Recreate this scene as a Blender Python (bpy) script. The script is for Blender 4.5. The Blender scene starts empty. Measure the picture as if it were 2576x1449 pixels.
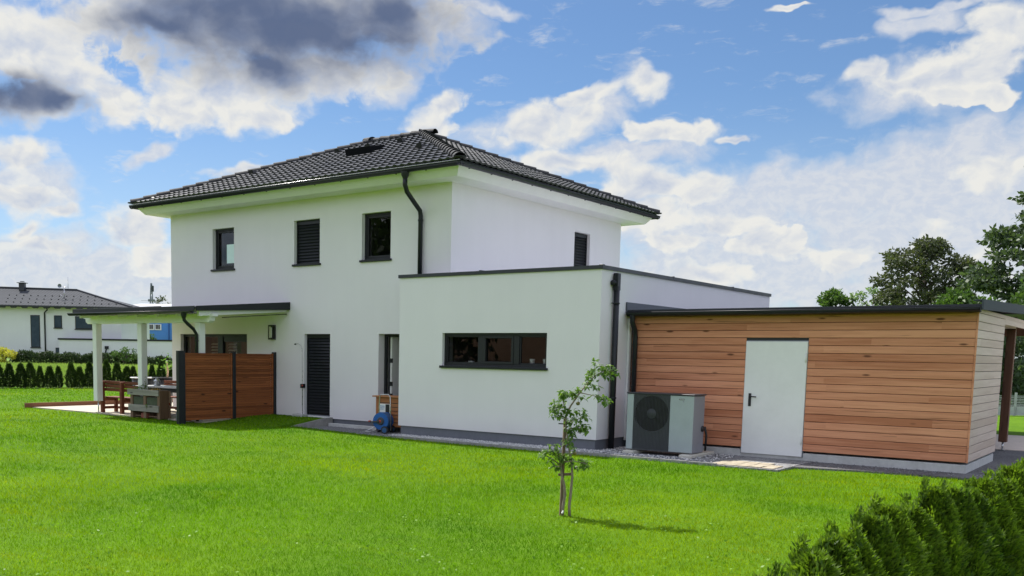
import bpy, math, random
import numpy as np
from mathutils import Vector, Matrix
S = bpy.context.scene
COL = S.collection
PI = math.pi
rnd = random.Random(7)

# ------------------------------------------------------------------ camera
YAW, PITCH, ROLL = 0.6709, -0.1086, -0.0161
cy_, sy_ = math.cos(YAW), math.sin(YAW)
fw = Vector((-sy_*math.cos(PITCH), cy_*math.cos(PITCH), math.sin(PITCH)))
rt = Vector((cy_, sy_, 0)); up = rt.cross(fw)
r2 = rt*math.cos(ROLL)-up*math.sin(ROLL); u2 = r2.cross(fw)
cd = bpy.data.cameras.new('camera'); cam = bpy.data.objects.new('camera', cd); COL.objects.link(cam)
m = Matrix((r2, u2, -fw)).transposed().to_4x4(); m.translation = Vector((0, 0, 1.75)); cam.matrix_world = m
cd.sensor_width = 36; cd.lens = 2432.9/2575*36
cd.shift_x = 0.08998; cd.shift_y = 0.1680
cd.clip_start = 0.1; cd.clip_end = 6000
S.camera = cam
S.view_settings.view_transform = 'Standard'; S.view_settings.look = 'None'
S.view_settings.exposure = 0.75; S.view_settings.gamma = 1.0
S.cycles.max_bounces = 8; S.cycles.transparent_max_bounces = 12
S.cycles.diffuse_bounces = 4; S.cycles.glossy_bounces = 3

# ------------------------------------------------------------------ node helper
class G:
    def __init__(s, nt): s.nt = nt; s.N = nt.nodes; s.L = nt.links
    def n(s, t, **k):
        x = s.N.new(t)
        for a, b in k.items(): setattr(x, a, b)
        return x
    def put(s, sock, v):
        if isinstance(v, bpy.types.NodeSocket): s.L.new(v, sock)
        elif v is not None:
            if isinstance(v, (tuple, list)) and len(v) == 3 and sock.type == 'RGBA': v = tuple(v)+(1,)
            sock.default_value = v
    def m(s, op, a, b=None, c=None, clamp=False):
        x = s.n('ShaderNodeMath', operation=op, use_clamp=clamp)
        s.put(x.inputs[0], a); s.put(x.inputs[1], b); s.put(x.inputs[2], c)
        return x.outputs[0]
    def v(s, op, a, b=None, c=None):
        x = s.n('ShaderNodeVectorMath', operation=op)
        s.put(x.inputs[0], a); s.put(x.inputs[1], b); s.put(x.inputs[2], c)
        return x.outputs['Value'] if op in ('LENGTH', 'DOT_PRODUCT', 'DISTANCE') else x.outputs[0]
    def mix(s, f, a, b, mode='MIX'):
        x = s.n('ShaderNodeMix', data_type='RGBA', blend_type=mode)
        s.put(x.inputs[0], f); s.put(x.inputs[6], a); s.put(x.inputs[7], b)
        return x.outputs[2]
    def noise(s, vec, scale=5, detail=3, rough=.5, dim='3D'):
        x = s.n('ShaderNodeTexNoise', noise_dimensions=dim)
        s.put(x.inputs['Vector'], vec); s.put(x.inputs['Scale'], scale); s.put(x.inputs['Detail'], detail); s.put(x.inputs['Roughness'], rough)
        return x.outputs[0]
    def ss(s, x, a, b, c=0., d=1.):
        y = s.n('ShaderNodeMapRange', interpolation_type='SMOOTHSTEP')
        for i, q in enumerate((x, a, b, c, d)): s.put(y.inputs[i], q)
        return y.outputs[0]
    def lin(s, x, a, b, c=0., d=1.):
        y = s.n('ShaderNodeMapRange')
        for i, q in enumerate((x, a, b, c, d)): s.put(y.inputs[i], q)
        return y.outputs[0]
    def xyz(s, vec):
        x = s.n('ShaderNodeSeparateXYZ'); s.put(x.inputs[0], vec); return x.outputs
    def cxyz(s, a, b, c):
        x = s.n('ShaderNodeCombineXYZ'); s.put(x.inputs[0], a); s.put(x.inputs[1], b); s.put(x.inputs[2], c); return x.outputs[0]
    def pos(s): return s.n('ShaderNodeNewGeometry').outputs['Position']
    def island(s): return s.n('ShaderNodeNewGeometry').outputs['Random Per Island']

# ------------------------------------------------------------------ world
SUN = Vector((-0.72, 0.16, 1.06)).normalized()
W = bpy.data.worlds.new('World'); S.world = W; W.use_nodes = True
g = G(W.node_tree); g.N.clear()
sky = g.n('ShaderNodeTexSky', sky_type='NISHITA'); sky.sun_disc = False
sky.sun_elevation = math.asin(SUN.z); sky.sun_rotation = math.atan2(SUN.x, SUN.y)
sky.air_density = 1.0; sky.dust_density = 0.3; sky.ozone_density = 2.0; sky.altitude = 300
d = g.v('NORMALIZE', g.n('ShaderNodeTexCoord').outputs['Generated'])
X, Y, Z = g.xyz(d)
az = g.m('MULTIPLY', g.m('ARCTAN2', X, Y), 57.2958)
el = g.m('MULTIPLY', g.m('ARCSINE', Z), 57.2958)
# clouds stand at fixed directions of the sky: azimuth, elevation, half width, half height, tilt (all degrees)
CL = [(-60.5,15.6,3.34,1.97,7),(-57.9,14.3,2.24,1.36,-19),(-55.5,13.5,1.78,0.96,-15),(-59.2,13.0,3.01,0.98,6),(-46.8,17.8,10.19,2.53,3),(-52.9,17.9,5.10,1.61,5),(-41.0,18.2,3.83,1.76,2),(-38.3,17.6,1.36,0.99,31),(-49.9,14.0,4.38,1.52,4),(-45.5,15.2,5.15,1.52,3),(-48.2,12.9,2.44,0.79,3),(-52.5,13.1,1.94,1.02,4),(-40.1,15.4,0.68,0.51,1),(-60.6,10.2,1.48,0.90,5),(-60.5,7.9,2.19,1.03,4),(-58.6,7.6,0.92,0.46,4),(-59.1,5.4,2.64,0.51,3),(-54.8,6.4,1.54,1.25,3),(-53.9,5.1,1.73,0.87,2),(-60.5,6.1,1.19,0.46,13),(-48.2,10.1,2.01,0.38,8),(-37.7,13.7,1.64,0.62,23),(-38.1,12.8,1.42,0.63,1),(-32.1,13.0,2.37,1.04,9),(-29.2,14.4,2.44,0.65,17),(-26.5,15.1,1.52,0.76,-22),(-32.3,12.2,2.48,0.55,-0),(-29.4,13.2,1.33,0.83,29),(-25.0,12.4,2.27,0.62,-2),(-23.0,12.5,0.89,0.74,-2),(-21.1,11.8,0.54,0.18,-3),(-30.0,11.0,2.91,0.60,-1),(-27.3,10.6,1.32,0.64,-1),(-32.5,10.7,1.36,0.52,-0),(-12.7,13.9,2.59,0.64,-10),(-10.0,14.4,2.47,1.28,-7),(-8.6,16.0,1.71,1.06,-8),(-14.6,14.6,0.95,0.42,5),(-9.9,13.2,2.29,0.52,-6),(-25.5,9.6,3.27,1.06,-1),(-25.5,8.2,2.40,1.08,-1),(-23.1,9.5,1.92,0.84,-2),(-21.4,7.5,1.89,0.77,-1),(-24.1,6.5,1.95,0.65,-1),(-19.2,6.2,2.26,0.85,9),(-11.4,6.4,1.10,0.80,-2),(-15.7,5.5,1.38,0.71,-1),(-8.6,9.5,1.90,0.95,6),(-22.3,4.7,2.56,0.66,-0),(-8.6,4.7,1.39,0.99,-2),(-18.8,18.1,1.00,0.13,-5)]
DK = [(-61.1,13.1,3.71,1.20,2),(-58.6,13.0,2.18,0.69,-5),(-45.9,17.6,9.92,2.77,3),(-49.5,18.4,5.58,1.80,4),(-42.4,17.0,4.87,1.47,2),(-40.6,18.6,2.75,1.57,1),(-47.7,15.9,2.99,1.36,-27),(-52.9,17.3,3.83,1.15,5)]
VL = [(-23.0,7.5,5.57,3.00,-1),(-16.9,9.0,7.95,1.64,2),(-10.4,9.6,5.89,2.12,4),(-7.8,9.6,3.73,2.64,-5),(-12.0,6.4,7.76,3.22,-2),(-19.8,4.9,8.72,2.37,-1),(-7.1,6.2,5.05,4.62,-3),(-11.3,17.3,2.69,0.28,-2),(-12.1,16.7,1.82,0.54,3),(-34.5,18.7,1.79,0.39,-0),(-36.1,18.8,1.80,0.46,0),(-58.7,4.9,5.31,1.49,3),(-60.5,8.5,3.18,1.43,4),(-57.7,3.4,7.26,1.73,2),(-13.7,3.6,9.56,1.25,-1),(-53.8,10.9,1.50,0.54,34),(-41.0,15.2,2.04,1.22,1),(-27.6,11.2,4.85,0.84,-1),(-31.0,13.0,4.71,1.25,11),(-11.6,13.9,4.17,1.30,4),(-55.8,17.0,3.11,1.14,6),(-37.2,18.1,2.48,1.17,0)]
el2 = g.m('MULTIPLY', el, 1.35)
P0 = g.cxyz(az, el2, 0.)
n1 = g.n('ShaderNodeTexNoise', noise_dimensions='2D'); g.put(n1.inputs['Vector'], P0); n1.inputs['Scale'].default_value = .40; n1.inputs['Detail'].default_value = 3; n1.inputs['Roughness'].default_value = .5
w1 = g.v('SUBTRACT', n1.outputs['Color'], (.5, .5, .5))
AE = g.cxyz(az, el, 0.)
PW = g.v('MULTIPLY_ADD', w1, (2.2, 1.5, 0.), AE)
def blobs(lst, vec, sm):
    acc = None; base = vec
    for i_, (a, e, rx, ry, t) in enumerate(lst):
        if i_ and i_ % 8 == 0: vec = g.v('MULTIPLY_ADD', acc, (1e-7, 1e-7, 0.), base)   # keeps few values alive at once in the shader
        mp = g.n('ShaderNodeMapping', vector_type='TEXTURE')
        g.put(mp.inputs[0], vec); mp.inputs[1].default_value = (a, e, 0); mp.inputs[2].default_value = (0, 0, math.radians(t)); mp.inputs[3].default_value = (rx, ry, 1)
        l = g.v('LENGTH', mp.outputs[0])
        acc = l if acc is None else g.m('SMOOTH_MIN', acc, l, sm)
    return acc
F = blobs(CL, PW, .25)
PB = g.v('MULTIPLY_ADD', w1, (1.6, 1.0, 0.), P0)
nz = g.noise(PB, .46, 7, .52, '2D')
nz_up = g.noise(g.v('ADD', PB, (-.34, .60, 0.)), .46, 5, .50, '2D')
nf = g.noise(PB, 1.5, 6, .60, '2D')
soft = g.ss(g.noise(P0, .16, 2, .5, '2D'), .30, .60)
core = g.lin(F, .25, .95, .35, 1.)
fld = g.m('ADD', g.m('MULTIPLY', g.m('SUBTRACT', nz, .5), 2.1), g.m('MULTIPLY', g.m('SUBTRACT', nf, .5), .32))
fld = g.m('MULTIPLY', fld, core)
dens = g.m('ADD', g.m('MULTIPLY', g.m('SUBTRACT', 1.22, F), 1.15), fld)
a_cum = g.ss(dens, g.m('MULTIPLY', soft, -.35), g.lin(soft, 0., 1., .32, .85))
Vv = blobs(VL, PW, .3)
a_veil = g.m('MULTIPLY', g.ss(g.m('ADD', g.m('SUBTRACT', 1.28, Vv), g.m('MULTIPLY', g.m('SUBTRACT', nz, .5), 1.3)), -.05, .75), .90)
wisp = g.m('MULTIPLY', g.ss(g.noise(g.v('MULTIPLY', PB, (.6, 1.6, 1.)), .55, 7, .62, '2D'), .56, .78), .38)
a_front = g.m('MAXIMUM', g.m('MAXIMUM', a_cum, a_veil), wisp)
inview = g.m('MULTIPLY', g.ss(az, -85., -72.), g.ss(az, 12., 2.))
nb = g.noise(g.v('MULTIPLY', d, (1., 1., 2.2)), 2.6, 6, .55)
a_back = g.ss(nb, .42, .56)
inview = g.m('MULTIPLY', inview, g.ss(el, 40., 18.))
outv = g.m('SUBTRACT', 1., inview)
alpha = g.m('ADD', g.m('MULTIPLY', a_front, inview), g.m('MULTIPLY', a_back, outv))
alpha = g.m('MULTIPLY', alpha, g.ss(Z, -.02, .0))
D = blobs(DK, g.v('MULTIPLY_ADD', w1, (2.2, 1.3, 0.), AE), .45)
dark = g.ss(g.m('ADD', g.m('SUBTRACT', 1.45, D), g.m('MULTIPLY', g.m('SUBTRACT', nz, .5), .8)), .0, 1.35)
relief = g.m('SUBTRACT', nz, nz_up)
thick = g.ss(dens, .15, 1.5)
shade = g.m('ADD', g.m('MULTIPLY', thick, .50), g.m('MULTIPLY', relief, -2.0))
shade = g.m('ADD', shade, g.m('MULTIPLY', g.m('SUBTRACT', .5, nf), .3), clamp=True)
cumc = g.mix(shade, (.505, .50, .475), (.28, .325, .42))
veilc = g.mix(g.ss(nf, .35, .65), (.375, .40, .45), (.43, .44, .46))
isv = g.m('MULTIPLY', a_veil, g.m('SUBTRACT', 1., a_cum))
ccol = g.mix(g.ss(isv, .0, .6), cumc, veilc)
ccol = g.mix(g.m('MULTIPLY', dark, .97), ccol, (.058, .080, .142))
ccol = g.mix(outv, ccol, (.83, .85, .97))  # unseen cloud cover outside the view, brightened to lift the shaded walls
skyc = g.mix(1., sky.outputs[0], (.80, .95, 1.10), 'MULTIPLY')
haze = g.ss(el, 15., -1.)
skyb = g.mix(g.m('MULTIPLY', haze, .45), skyc, (6.2, 7.2, 8.4))
b1 = g.n('ShaderNodeBackground'); g.put(b1.inputs[0], skyb); b1.inputs[1].default_value = .062
b2 = g.n('ShaderNodeBackground'); g.put(b2.inputs[0], ccol); b2.inputs[1].default_value = 1.0
ms = g.n('ShaderNodeMixShader'); g.put(ms.inputs[0], g.m('MULTIPLY', alpha, .97)); g.L.new(b1.outputs[0], ms.inputs[1]); g.L.new(b2.outputs[0], ms.inputs[2])
wo = g.n('ShaderNodeOutputWorld'); g.L.new(ms.outputs[0], wo.inputs[0])
W.cycles.sampling_method = 'MANUAL'; W.cycles.sample_map_resolution = 512
# ------------------------------------------------------------------ sun
sl = bpy.data.lights.new('sun', 'SUN'); sl.energy = 4.0; sl.angle = math.radians(.53); sl.color = (1, .955, .88)
so = bpy.data.objects.new('sun', sl); COL.objects.link(so); so.rotation_euler = SUN.to_track_quat('Z', 'Y').to_euler()

# ------------------------------------------------------------------ materials
MATS = {}
def new_mat(name):
    M = bpy.data.materials.new(name); M.use_nodes = True; q = G(M.node_tree); q.N.clear()
    o = q.n('ShaderNodeOutputMaterial'); b = q.n('ShaderNodeBsdfPrincipled'); q.L.new(b.outputs[0], o.inputs[0])
    MATS[name] = M
    return M, q, b, o
def simple(name, col, rough=.6, var=.12, scale=8., bump=0., bscale=60., metal=0., spec=.5, stretch=(1, 1, 1), local=False):
    M, q, b, o = new_mat(name)
    p = q.n('ShaderNodeTexCoord').outputs['Object'] if local else q.pos()
    p = q.v('MULTIPLY', p, stretch)
    n = q.noise(p, scale, 4, .6)
    n2 = q.noise(p, scale*6, 2, .6)
    f = q.m('ADD', q.m('MULTIPLY', n, .7), q.m('MULTIPLY', n2, .3))
    lo = tuple(c*(1-var) for c in col); hi = tuple(min(1, c*(1+var)) for c in col)
    q.put(b.inputs['Base Color'], q.mix(q.lin(f, .3, .7), lo, hi))
    q.put(b.inputs['Roughness'], q.lin(n, .3, .7, max(0, rough-.06), min(1, rough+.06)))
    b.inputs['Metallic'].default_value = metal; b.inputs['Specular IOR Level'].default_value = spec
    if bump:
        bp = q.n('ShaderNodeBump'); bp.inputs['Strength'].default_value = bump; bp.inputs['Distance'].default_value = .01
        q.put(bp.inputs['Height'], q.noise(p, bscale, 3, .6)); q.L.new(bp.outputs[0], b.inputs['Normal'])
    return M
def wood(name, c1, c2, along='x', board=0., z0=0., knots=True, rough=.65):
    M, q, b, o = new_mat(name)
    p = q.pos(); x, y, z = q.xyz(p)
    l = {'x': x, 'y': y, 'z': z}[along]
    if board:
        idx = q.m('FLOOR', q.m('DIVIDE', q.m('SUBTRACT', z, z0), board))
        wn = q.n('ShaderNodeTexWhiteNoise', noise_dimensions='1D'); q.put(wn.inputs['W'], idx)
        seg = q.m('FLOOR', q.m('ADD', q.m('DIVIDE', l, 3.1), q.m('MULTIPLY', wn.outputs[0], 7.)))
        wn2 = q.n('ShaderNodeTexWhiteNoise', noise_dimensions='2D'); q.put(wn2.inputs['Vector'], q.cxyz(idx, seg, 0.))
        tone = q.m('ADD', q.m('MULTIPLY', wn2.outputs[0], .35), q.m('MULTIPLY', wn.outputs[0], .65)); off = q.m('MULTIPLY', tone, 37.)
    else:
        tone = q.island(); off = q.m('MULTIPLY', tone, 37.)
    sc = {'x': (1.2, 22, 22), 'y': (22, 1.2, 22), 'z': (22, 22, 1.2)}[along]
    pv = q.v('ADD', q.v('MULTIPLY', p, sc), q.cxyz(off, off, off))
    gr = q.noise(pv, 1., 5, .65)
    gr2 = q.noise(q.v('MULTIPLY', pv, (.3, .3, .3)), 1., 2, .5)
    t = q.m('ADD', q.m('MULTIPLY', gr, .9), q.m('MULTIPLY', q.m('SUBTRACT', tone, .5), .68))
    t = q.m('ADD', t, q.m('MULTIPLY', q.m('SUBTRACT', gr2, .5), .7))
    col = q.mix(q.lin(t, .15, .85), c1, c2)
    if knots:
        vo = q.n('ShaderNodeTexVoronoi', voronoi_dimensions='3D')
        ks = {'x': (1.0, 2.6, 3.6), 'y': (2.2, 1.0, 2.9), 'z': (2.9, 2.9, 1.)}[along]
        kv = q.v('ADD', q.v('MULTIPLY', p, ks), q.cxyz(q.m('MULTIPLY', off, .37), 0., 0.))
        q.put(vo.inputs['Vector'], kv); vo.inputs['Scale'].default_value = 1.6
        col = q.mix(q.ss(vo.outputs['Distance'], .15, .06), col, tuple(c*.33 for c in c1))
        dk = q.ss(q.noise(q.v('MULTIPLY', pv, (.5, 1.1, 1.1)), 1.7, 2, .5), .63, .71)
        col = q.mix(q.m('MULTIPLY', dk, .55), col, tuple(c*.3 for c in c1))
    q.put(b.inputs['Base Color'], col); b.inputs['Roughness'].default_value = rough; b.inputs['Specular IOR Level'].default_value = .3
    bp = q.n('ShaderNodeBump'); bp.inputs['Strength'].default_value = .25; bp.inputs['Distance'].default_value = .004
    q.put(bp.inputs['Height'], gr); q.L.new(bp.outputs[0], b.inputs['Normal'])
    return M
def leafmat(name, c1, c2, trans=.45, rough=.5, big=1.0, local=False):
    M, q, b, o = new_mat(name)
    p = q.n('ShaderNodeTexCoord').outputs['Object'] if local else q.pos()
    t = q.m('ADD', q.m('MULTIPLY', q.island(), .6), q.m('MULTIPLY', q.noise(p, big, 2, .5), .6))
    if local:
        oi = q.n('ShaderNodeObjectInfo').outputs['Random']; t = q.m('ADD', t, q.m('MULTIPLY', q.m('SUBTRACT', oi, .5), .25))
    col = q.mix(q.lin(t, .15, .95), c1, c2)
    q.put(b.inputs['Base Color'], col); b.inputs['Roughness'].default_value = rough; b.inputs['Specular IOR Level'].default_value = .3
    tr = q.n('ShaderNodeBsdfTranslucent'); q.put(tr.inputs[0], q.mix(1., col, (1.25, 1.35, .6), 'MULTIPLY'))
    mx = q.n('ShaderNodeMixShader'); mx.inputs[0].default_value = trans
    q.L.new(b.outputs[0], mx.inputs[1]); q.L.new(tr.outputs[0], mx.inputs[2]); q.L.new(mx.outputs[0], o.inputs[0])
    return M
def render_wall(name, col):
    M, q, b, o = new_mat(name)
    p = q.pos(); x, y, z = q.xyz(p)
    n = q.noise(p, .7, 4, .6); st = q.noise(q.v('MULTIPLY', p, (2.2, 2.2, .25)), 1.5, 4, .6); fn = q.noise(p, 160., 2, .7)
    f = q.m('ADD', q.m('MULTIPLY', n, .5), q.m('ADD', q.m('MULTIPLY', st, .3), q.m('MULTIPLY', fn, .2)))
    c = q.mix(q.lin(f, .3, .7), tuple(v*.93 for v in col), col)
    dirt = q.m('MULTIPLY', q.ss(q.m('ADD', z, q.m('MULTIPLY', n, .35)), .75, .25), .25)
    c = q.mix(dirt, c, tuple(v*.62 for v in col))
    q.put(b.inputs['Base Color'], c); b.inputs['Roughness'].default_value = .92; b.inputs['Specular IOR Level'].default_value = .15
    bp = q.n('ShaderNodeBump'); bp.inputs['Strength'].default_value = .5; bp.inputs['Distance'].default_value = .004
    q.put(bp.inputs['Height'], q.m('ADD', fn, q.m('MULTIPLY', q.noise(p, 9., 2, .5), .6))); q.L.new(bp.outputs[0], b.inputs['Normal'])
    return M
def glassmat(name, tint=(.78, .82, .82), refl=1.):
    M, q, b, o = new_mat(name); q.N.remove(b)
    tr = q.n('ShaderNodeBsdfTransparent'); q.put(tr.inputs[0], tint)
    gl = q.n('ShaderNodeBsdfGlossy'); gl.inputs['Roughness'].default_value = .01; q.put(gl.inputs[0], (refl, refl, refl))
    fr = q.n('ShaderNodeFresnel'); fr.inputs[0].default_value = 1.5
    bp = q.n('ShaderNodeBump'); bp.inputs['Strength'].default_value = .05; bp.inputs['Distance'].default_value = .02
    q.put(bp.inputs['Height'], q.noise(q.pos(), 1.4, 1, .5)); q.L.new(bp.outputs[0], gl.inputs['Normal'])
    mx = q.n('ShaderNodeMixShader'); q.L.new(fr.outputs[0], mx.inputs[0]); q.L.new(tr.outputs[0], mx.inputs[1]); q.L.new(gl.outputs[0], mx.inputs[2]); q.L.new(mx.outputs[0], o.inputs[0])
    return M
M_WALL = render_wall('white_render', (.81, .785, .805))
M_CREAM = render_wall('far_white_render', (.74, .74, .76))
M_PLINTH = simple('grey_plinth', (.15, .16, .185), .85, .15, 5, .3)
M_ANTH = simple('anthracite_metal', (.013, .015, .019), .42, .2, 6, 0, spec=.35)
M_ANTHM = simple('anthracite_sheet', (.024, .027, .035), .45, .2, 5)
M_SHEET = simple('grey_sheet_metal', (.17, .19, .22), .38, .12, 3, 0, metal=.4)
M_DARKFR = simple('dark_window_frame', (.006, .007, .010), .5, .15, 6)
M_WHITE = simple('white_paint', (.78, .78, .76), .5, .04, 3)
M_DOORW = simple('white_steel_door', (.82, .82, .81), .4, .04, 2)
M_STEEL = simple('brushed_steel', (.55, .55, .56), .3, .08, 20, metal=.9)
M_BLACK = simple('black_plastic', (.015, .015, .017), .5, .2, 10)
M_RED = simple('red_plastic', (.45, .06, .03), .45, .1, 10)
M_GLASS = glassmat('window_glass')
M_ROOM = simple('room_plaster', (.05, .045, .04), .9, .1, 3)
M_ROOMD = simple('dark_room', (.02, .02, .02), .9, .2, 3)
M_CLAD = wood('larch_boards', (.47, .175, .088), (.78, .36, .21), 'x', .13, .19)
M_CLADY = wood('weathered_larch_boards', (.50, .385, .31), (.68, .56, .48), 'y', .13, .19, knots=False)
M_SCREEN = wood('stained_slats', (.17, .050, .014), (.36, .115, .036), 'y', .055, .17)
M_BENCH = wood('red_brown_timber', (.13, .036, .017), (.26, .085, .04), 'x', knots=False)
M_PALLET = wood('grey_weathered_timber', (.20, .19, .16), (.42, .40, .34), 'x')
M_PALLETB = wood('brown_pallet_blocks', (.14, .085, .05), (.27, .18, .115), 'z')
M_EDGE = wood('brown_edging_board', (.17, .07, .035), (.30, .135, .075), 'y', knots=False)
M_POSTB = wood('brown_carport_timber', (.11, .05, .03), (.21, .10, .062), 'z')
M_CONC = simple('concrete', (.50, .50, .48), .9, .18, 3, .4, 40)
M_CONCD = simple('damp_concrete', (.27, .265, .25), .9, .25, 5, .4, 40)
M_TERR = simple('beige_paving', (.47, .42, .33), .85, .1, 4, .2)
M_PAVE = simple('sandy_pavers', (.40, .345, .25), .9, .25, 6, .4, 30)
M_CLAY = simple('terracotta', (.42, .17, .08), .8, .15, 6, .2)
M_BARK = simple('grey_bark', (.25, .20, .15), .9, .35, 30, .8, 60, stretch=(1, 1, .3))
M_BARKD = simple('dark_bark', (.07, .055, .045), .95, .3, 4, .8, 20, stretch=(1, 1, .3))
M_STAKE = simple('stake_timber', (.16, .11, .07), .85, .3, 14, .4, 40, stretch=(1, 1, .2))
M_APPLE = simple('apple_skin', (.16, .14, .03), .4, .5, 9)

# ------------------------------------------------------------------ mesh builder and scene graph
ORG = {}
class MB:
    def __init__(s): s.v = []; s.f = []; s.sm = []
    def add(s, vs, fs, smooth=False):
        o = len(s.v); s.v += [tuple(v) for v in vs]; s.f += [tuple(o+i for i in f) for f in fs]; s.sm += [smooth]*len(fs); return s
    def box(s, x0, x1, y0, y1, z0, z1):
        v = [(x, y, z) for z in (z0, z1) for y in (y0, y1) for x in (x0, x1)]
        return s.add(v, [(0, 2, 3, 1), (4, 5, 7, 6), (0, 1, 5, 4), (2, 6, 7, 3), (0, 4, 6, 2), (1, 3, 7, 5)])
    def bbox(s, x0, x1, y0, y1, z0, z1, b=.006):
        # box with chamfered edges
        v = []; c = [(x0, x1), (y0, y1), (z0, z1)]
        import itertools
        idx = {}
        for i, j, k in itertools.product((0, 1), repeat=3):
            for a in range(3):
                p = [c[0][i], c[1][j], c[2][k]]
                for t, bit in enumerate((i, j, k)):
                    if t != a: p[t] += b*(1 if bit == 0 else -1)
                idx[(i, j, k, a)] = len(v); v.append(tuple(p))
        f = []
        for a in range(3):
            o1, o2 = [t for t in range(3) if t != a]
            for side in (0, 1):
                q = []
                for (p1, p2) in ((0, 0), (1, 0), (1, 1), (0, 1)):
                    k = [0, 0, 0]; k[a] = side; k[o1] = p1; k[o2] = p2; q.append(idx[(*k, a)])
                if (side == 1) ^ (a == 1): f.append(tuple(q))
                else: f.append(tuple(reversed(q)))
        for a in range(3):
            o1, o2 = [t for t in range(3) if t != a]
            for p1 in (0, 1):
                for p2 in (0, 1):
                    def K(t, ax):
                        k = [0, 0, 0]; k[a] = t; k[o1] = p1; k[o2] = p2; return idx[(*k, ax)]
                    f.append((K(0, o1), K(1, o1), K(1, o2), K(0, o2)))
        for i, j, k in itertools.product((0, 1), repeat=3): f.append((idx[(i, j, k, 0)], idx[(i, j, k, 1)], idx[(i, j, k, 2)]))
        return s.add(v, f)
    def beam(s, a, b, w, h=None):
        # rectangular bar from a to b
        a = Vector(a); b = Vector(b); h = h or w; d = (b-a).normalized()
        x = d.cross(Vector((0, 0, 1)));
        if x.length < 1e-3: x = Vector((1, 0, 0))
        x.normalize(); y = d.cross(x)
        v = [p+x*i*w/2+y*j*h/2 for p in (a, b) for i, j in ((-1, -1), (1, -1), (1, 1), (-1, 1))]
        return s.add(v, [(3, 2, 1, 0), (4, 5, 6, 7), (0, 1, 5, 4), (1, 2, 6, 5), (2, 3, 7, 6), (3, 0, 4, 7)])
    def tube(s, pts, r, n=8, caps=True):
        pts = [Vector(p) for p in pts]; rs = r if isinstance(r, (list, tuple)) else [r]*len(pts)
        vs = []; fs = []; ref = None
        for i, p in enumerate(pts):
            t = (pts[min(i+1, len(pts)-1)]-pts[max(i-1, 0)]).normalized()
            if ref is None: ref = t.orthogonal().normalized()
            ref = (ref-t*ref.dot(t)).normalized(); o = t.cross(ref)
            for k in range(n):
                a = 2*PI*k/n; vs.append(p+(ref*math.cos(a)+o*math.sin(a))*rs[i])
        for i in range(len(pts)-1):
            for k in range(n): fs.append((i*n+k, i*n+(k+1) % n, (i+1)*n+(k+1) % n, (i+1)*n+k))
        if caps: fs += [tuple(reversed(range(n))), tuple((len(pts)-1)*n+k for k in range(n))]
        return s.add(vs, fs, True)
    def lathe(s, c, prof, n=16, axis='z'):
        vs = []; fs = []
        for r, h in prof:
            for k in range(n):
                a = 2*PI*k/n; p = (r*math.cos(a), r*math.sin(a), h)
                if axis == 'y': p = (p[0], p[2], p[1])
                if axis == 'x': p = (p[2], p[0], p[1])
                vs.append((c[0]+p[0], c[1]+p[1], c[2]+p[2]))
        for i in range(len(prof)-1):
            for k in range(n): fs.append((i*n+k, i*n+(k+1) % n, (i+1)*n+(k+1) % n, (i+1)*n+k))
        return s.add(vs, fs, True)
    def build(s, name, mat, parent=None, loc=None):
        org = ORG[parent.name] if parent else Vector(loc or (0, 0, 0))
        me = bpy.data.meshes.new(name)
        me.from_pydata([(v[0]-org[0], v[1]-org[1], v[2]-org[2]) for v in s.v], [], s.f)
        me.polygons.foreach_set('use_smooth', s.sm); me.materials.append(mat); me.update()
        o = bpy.data.objects.new(name, me); COL.objects.link(o); o.location = (0, 0, 0) if parent else org
        ORG[o.name] = org
        if parent: o.parent = parent
        return o
def npmesh(name, V, F, mat, parent=None, loc=(0, 0, 0), smooth=False):
    V = np.asarray(V, dtype=np.float32); F = np.asarray(F, dtype=np.int32); k = F.shape[1]
    org = ORG[parent.name] if parent else Vector(loc)
    me = bpy.data.meshes.new(name); me.vertices.add(len(V)); me.loops.add(F.size); me.polygons.add(len(F))
    me.vertices.foreach_set('co', (V-np.array(org, dtype=np.float32)).ravel())
    me.loops.foreach_set('vertex_index', F.ravel()); me.polygons.foreach_set('loop_start', np.arange(len(F), dtype=np.int32)*k)
    if smooth: me.polygons.foreach_set('use_smooth', np.ones(len(F), dtype=bool))
    me.materials.append(mat); me.update(); me.validate()
    o = bpy.data.objects.new(name, me); COL.objects.link(o); o.location = (0, 0, 0) if parent else org; ORG[o.name] = org
    if parent: o.parent = parent
    return o
def thing(name, label, cat, loc, group=None):
    o = bpy.data.objects.new(name, None); COL.objects.link(o); o.location = loc; o.empty_display_size = .2
    ORG[o.name] = Vector(loc); return tag(o, label, cat, group)
def tag(o, label, cat, group=None):
    o['label'] = label; o['category'] = cat
    if group: o['group'] = group
    return o
def kind(o, k, label=None):
    o['kind'] = k
    if label: o['label'] = label
    return o
def copy_tree(o, loc, label, scale=1., rz=0.):
    c = o.copy(); COL.objects.link(c); c.location = loc; c['label'] = label; c.rotation_euler.z = rz
    c.scale = (scale,)*3 if not isinstance(scale, tuple) else scale
    for ch in list(o.children):
        k = ch.copy(); COL.objects.link(k); k.parent = c
        for g2 in ch.children:
            j = g2.copy(); COL.objects.link(j); j.parent = k
    return c
def sst(a, b, x):
    t = np.clip((x-a)/(b-a), 0, 1); return t*t*(3-2*t)

# ------------------------------------------------------------------ key dimensions (metres, origin under the camera)
X0, XL, Y0, YB = -12.494, -21.99, 16.684, 24.374
AX0, AX1, Y1, AYB = -13.28, -8.527, 15.963, 24.86
SX, SY, SYB = -2.66, 17.18, 19.87
ZB = .265      # bottom of the render
ZSOF = 5.367
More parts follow.
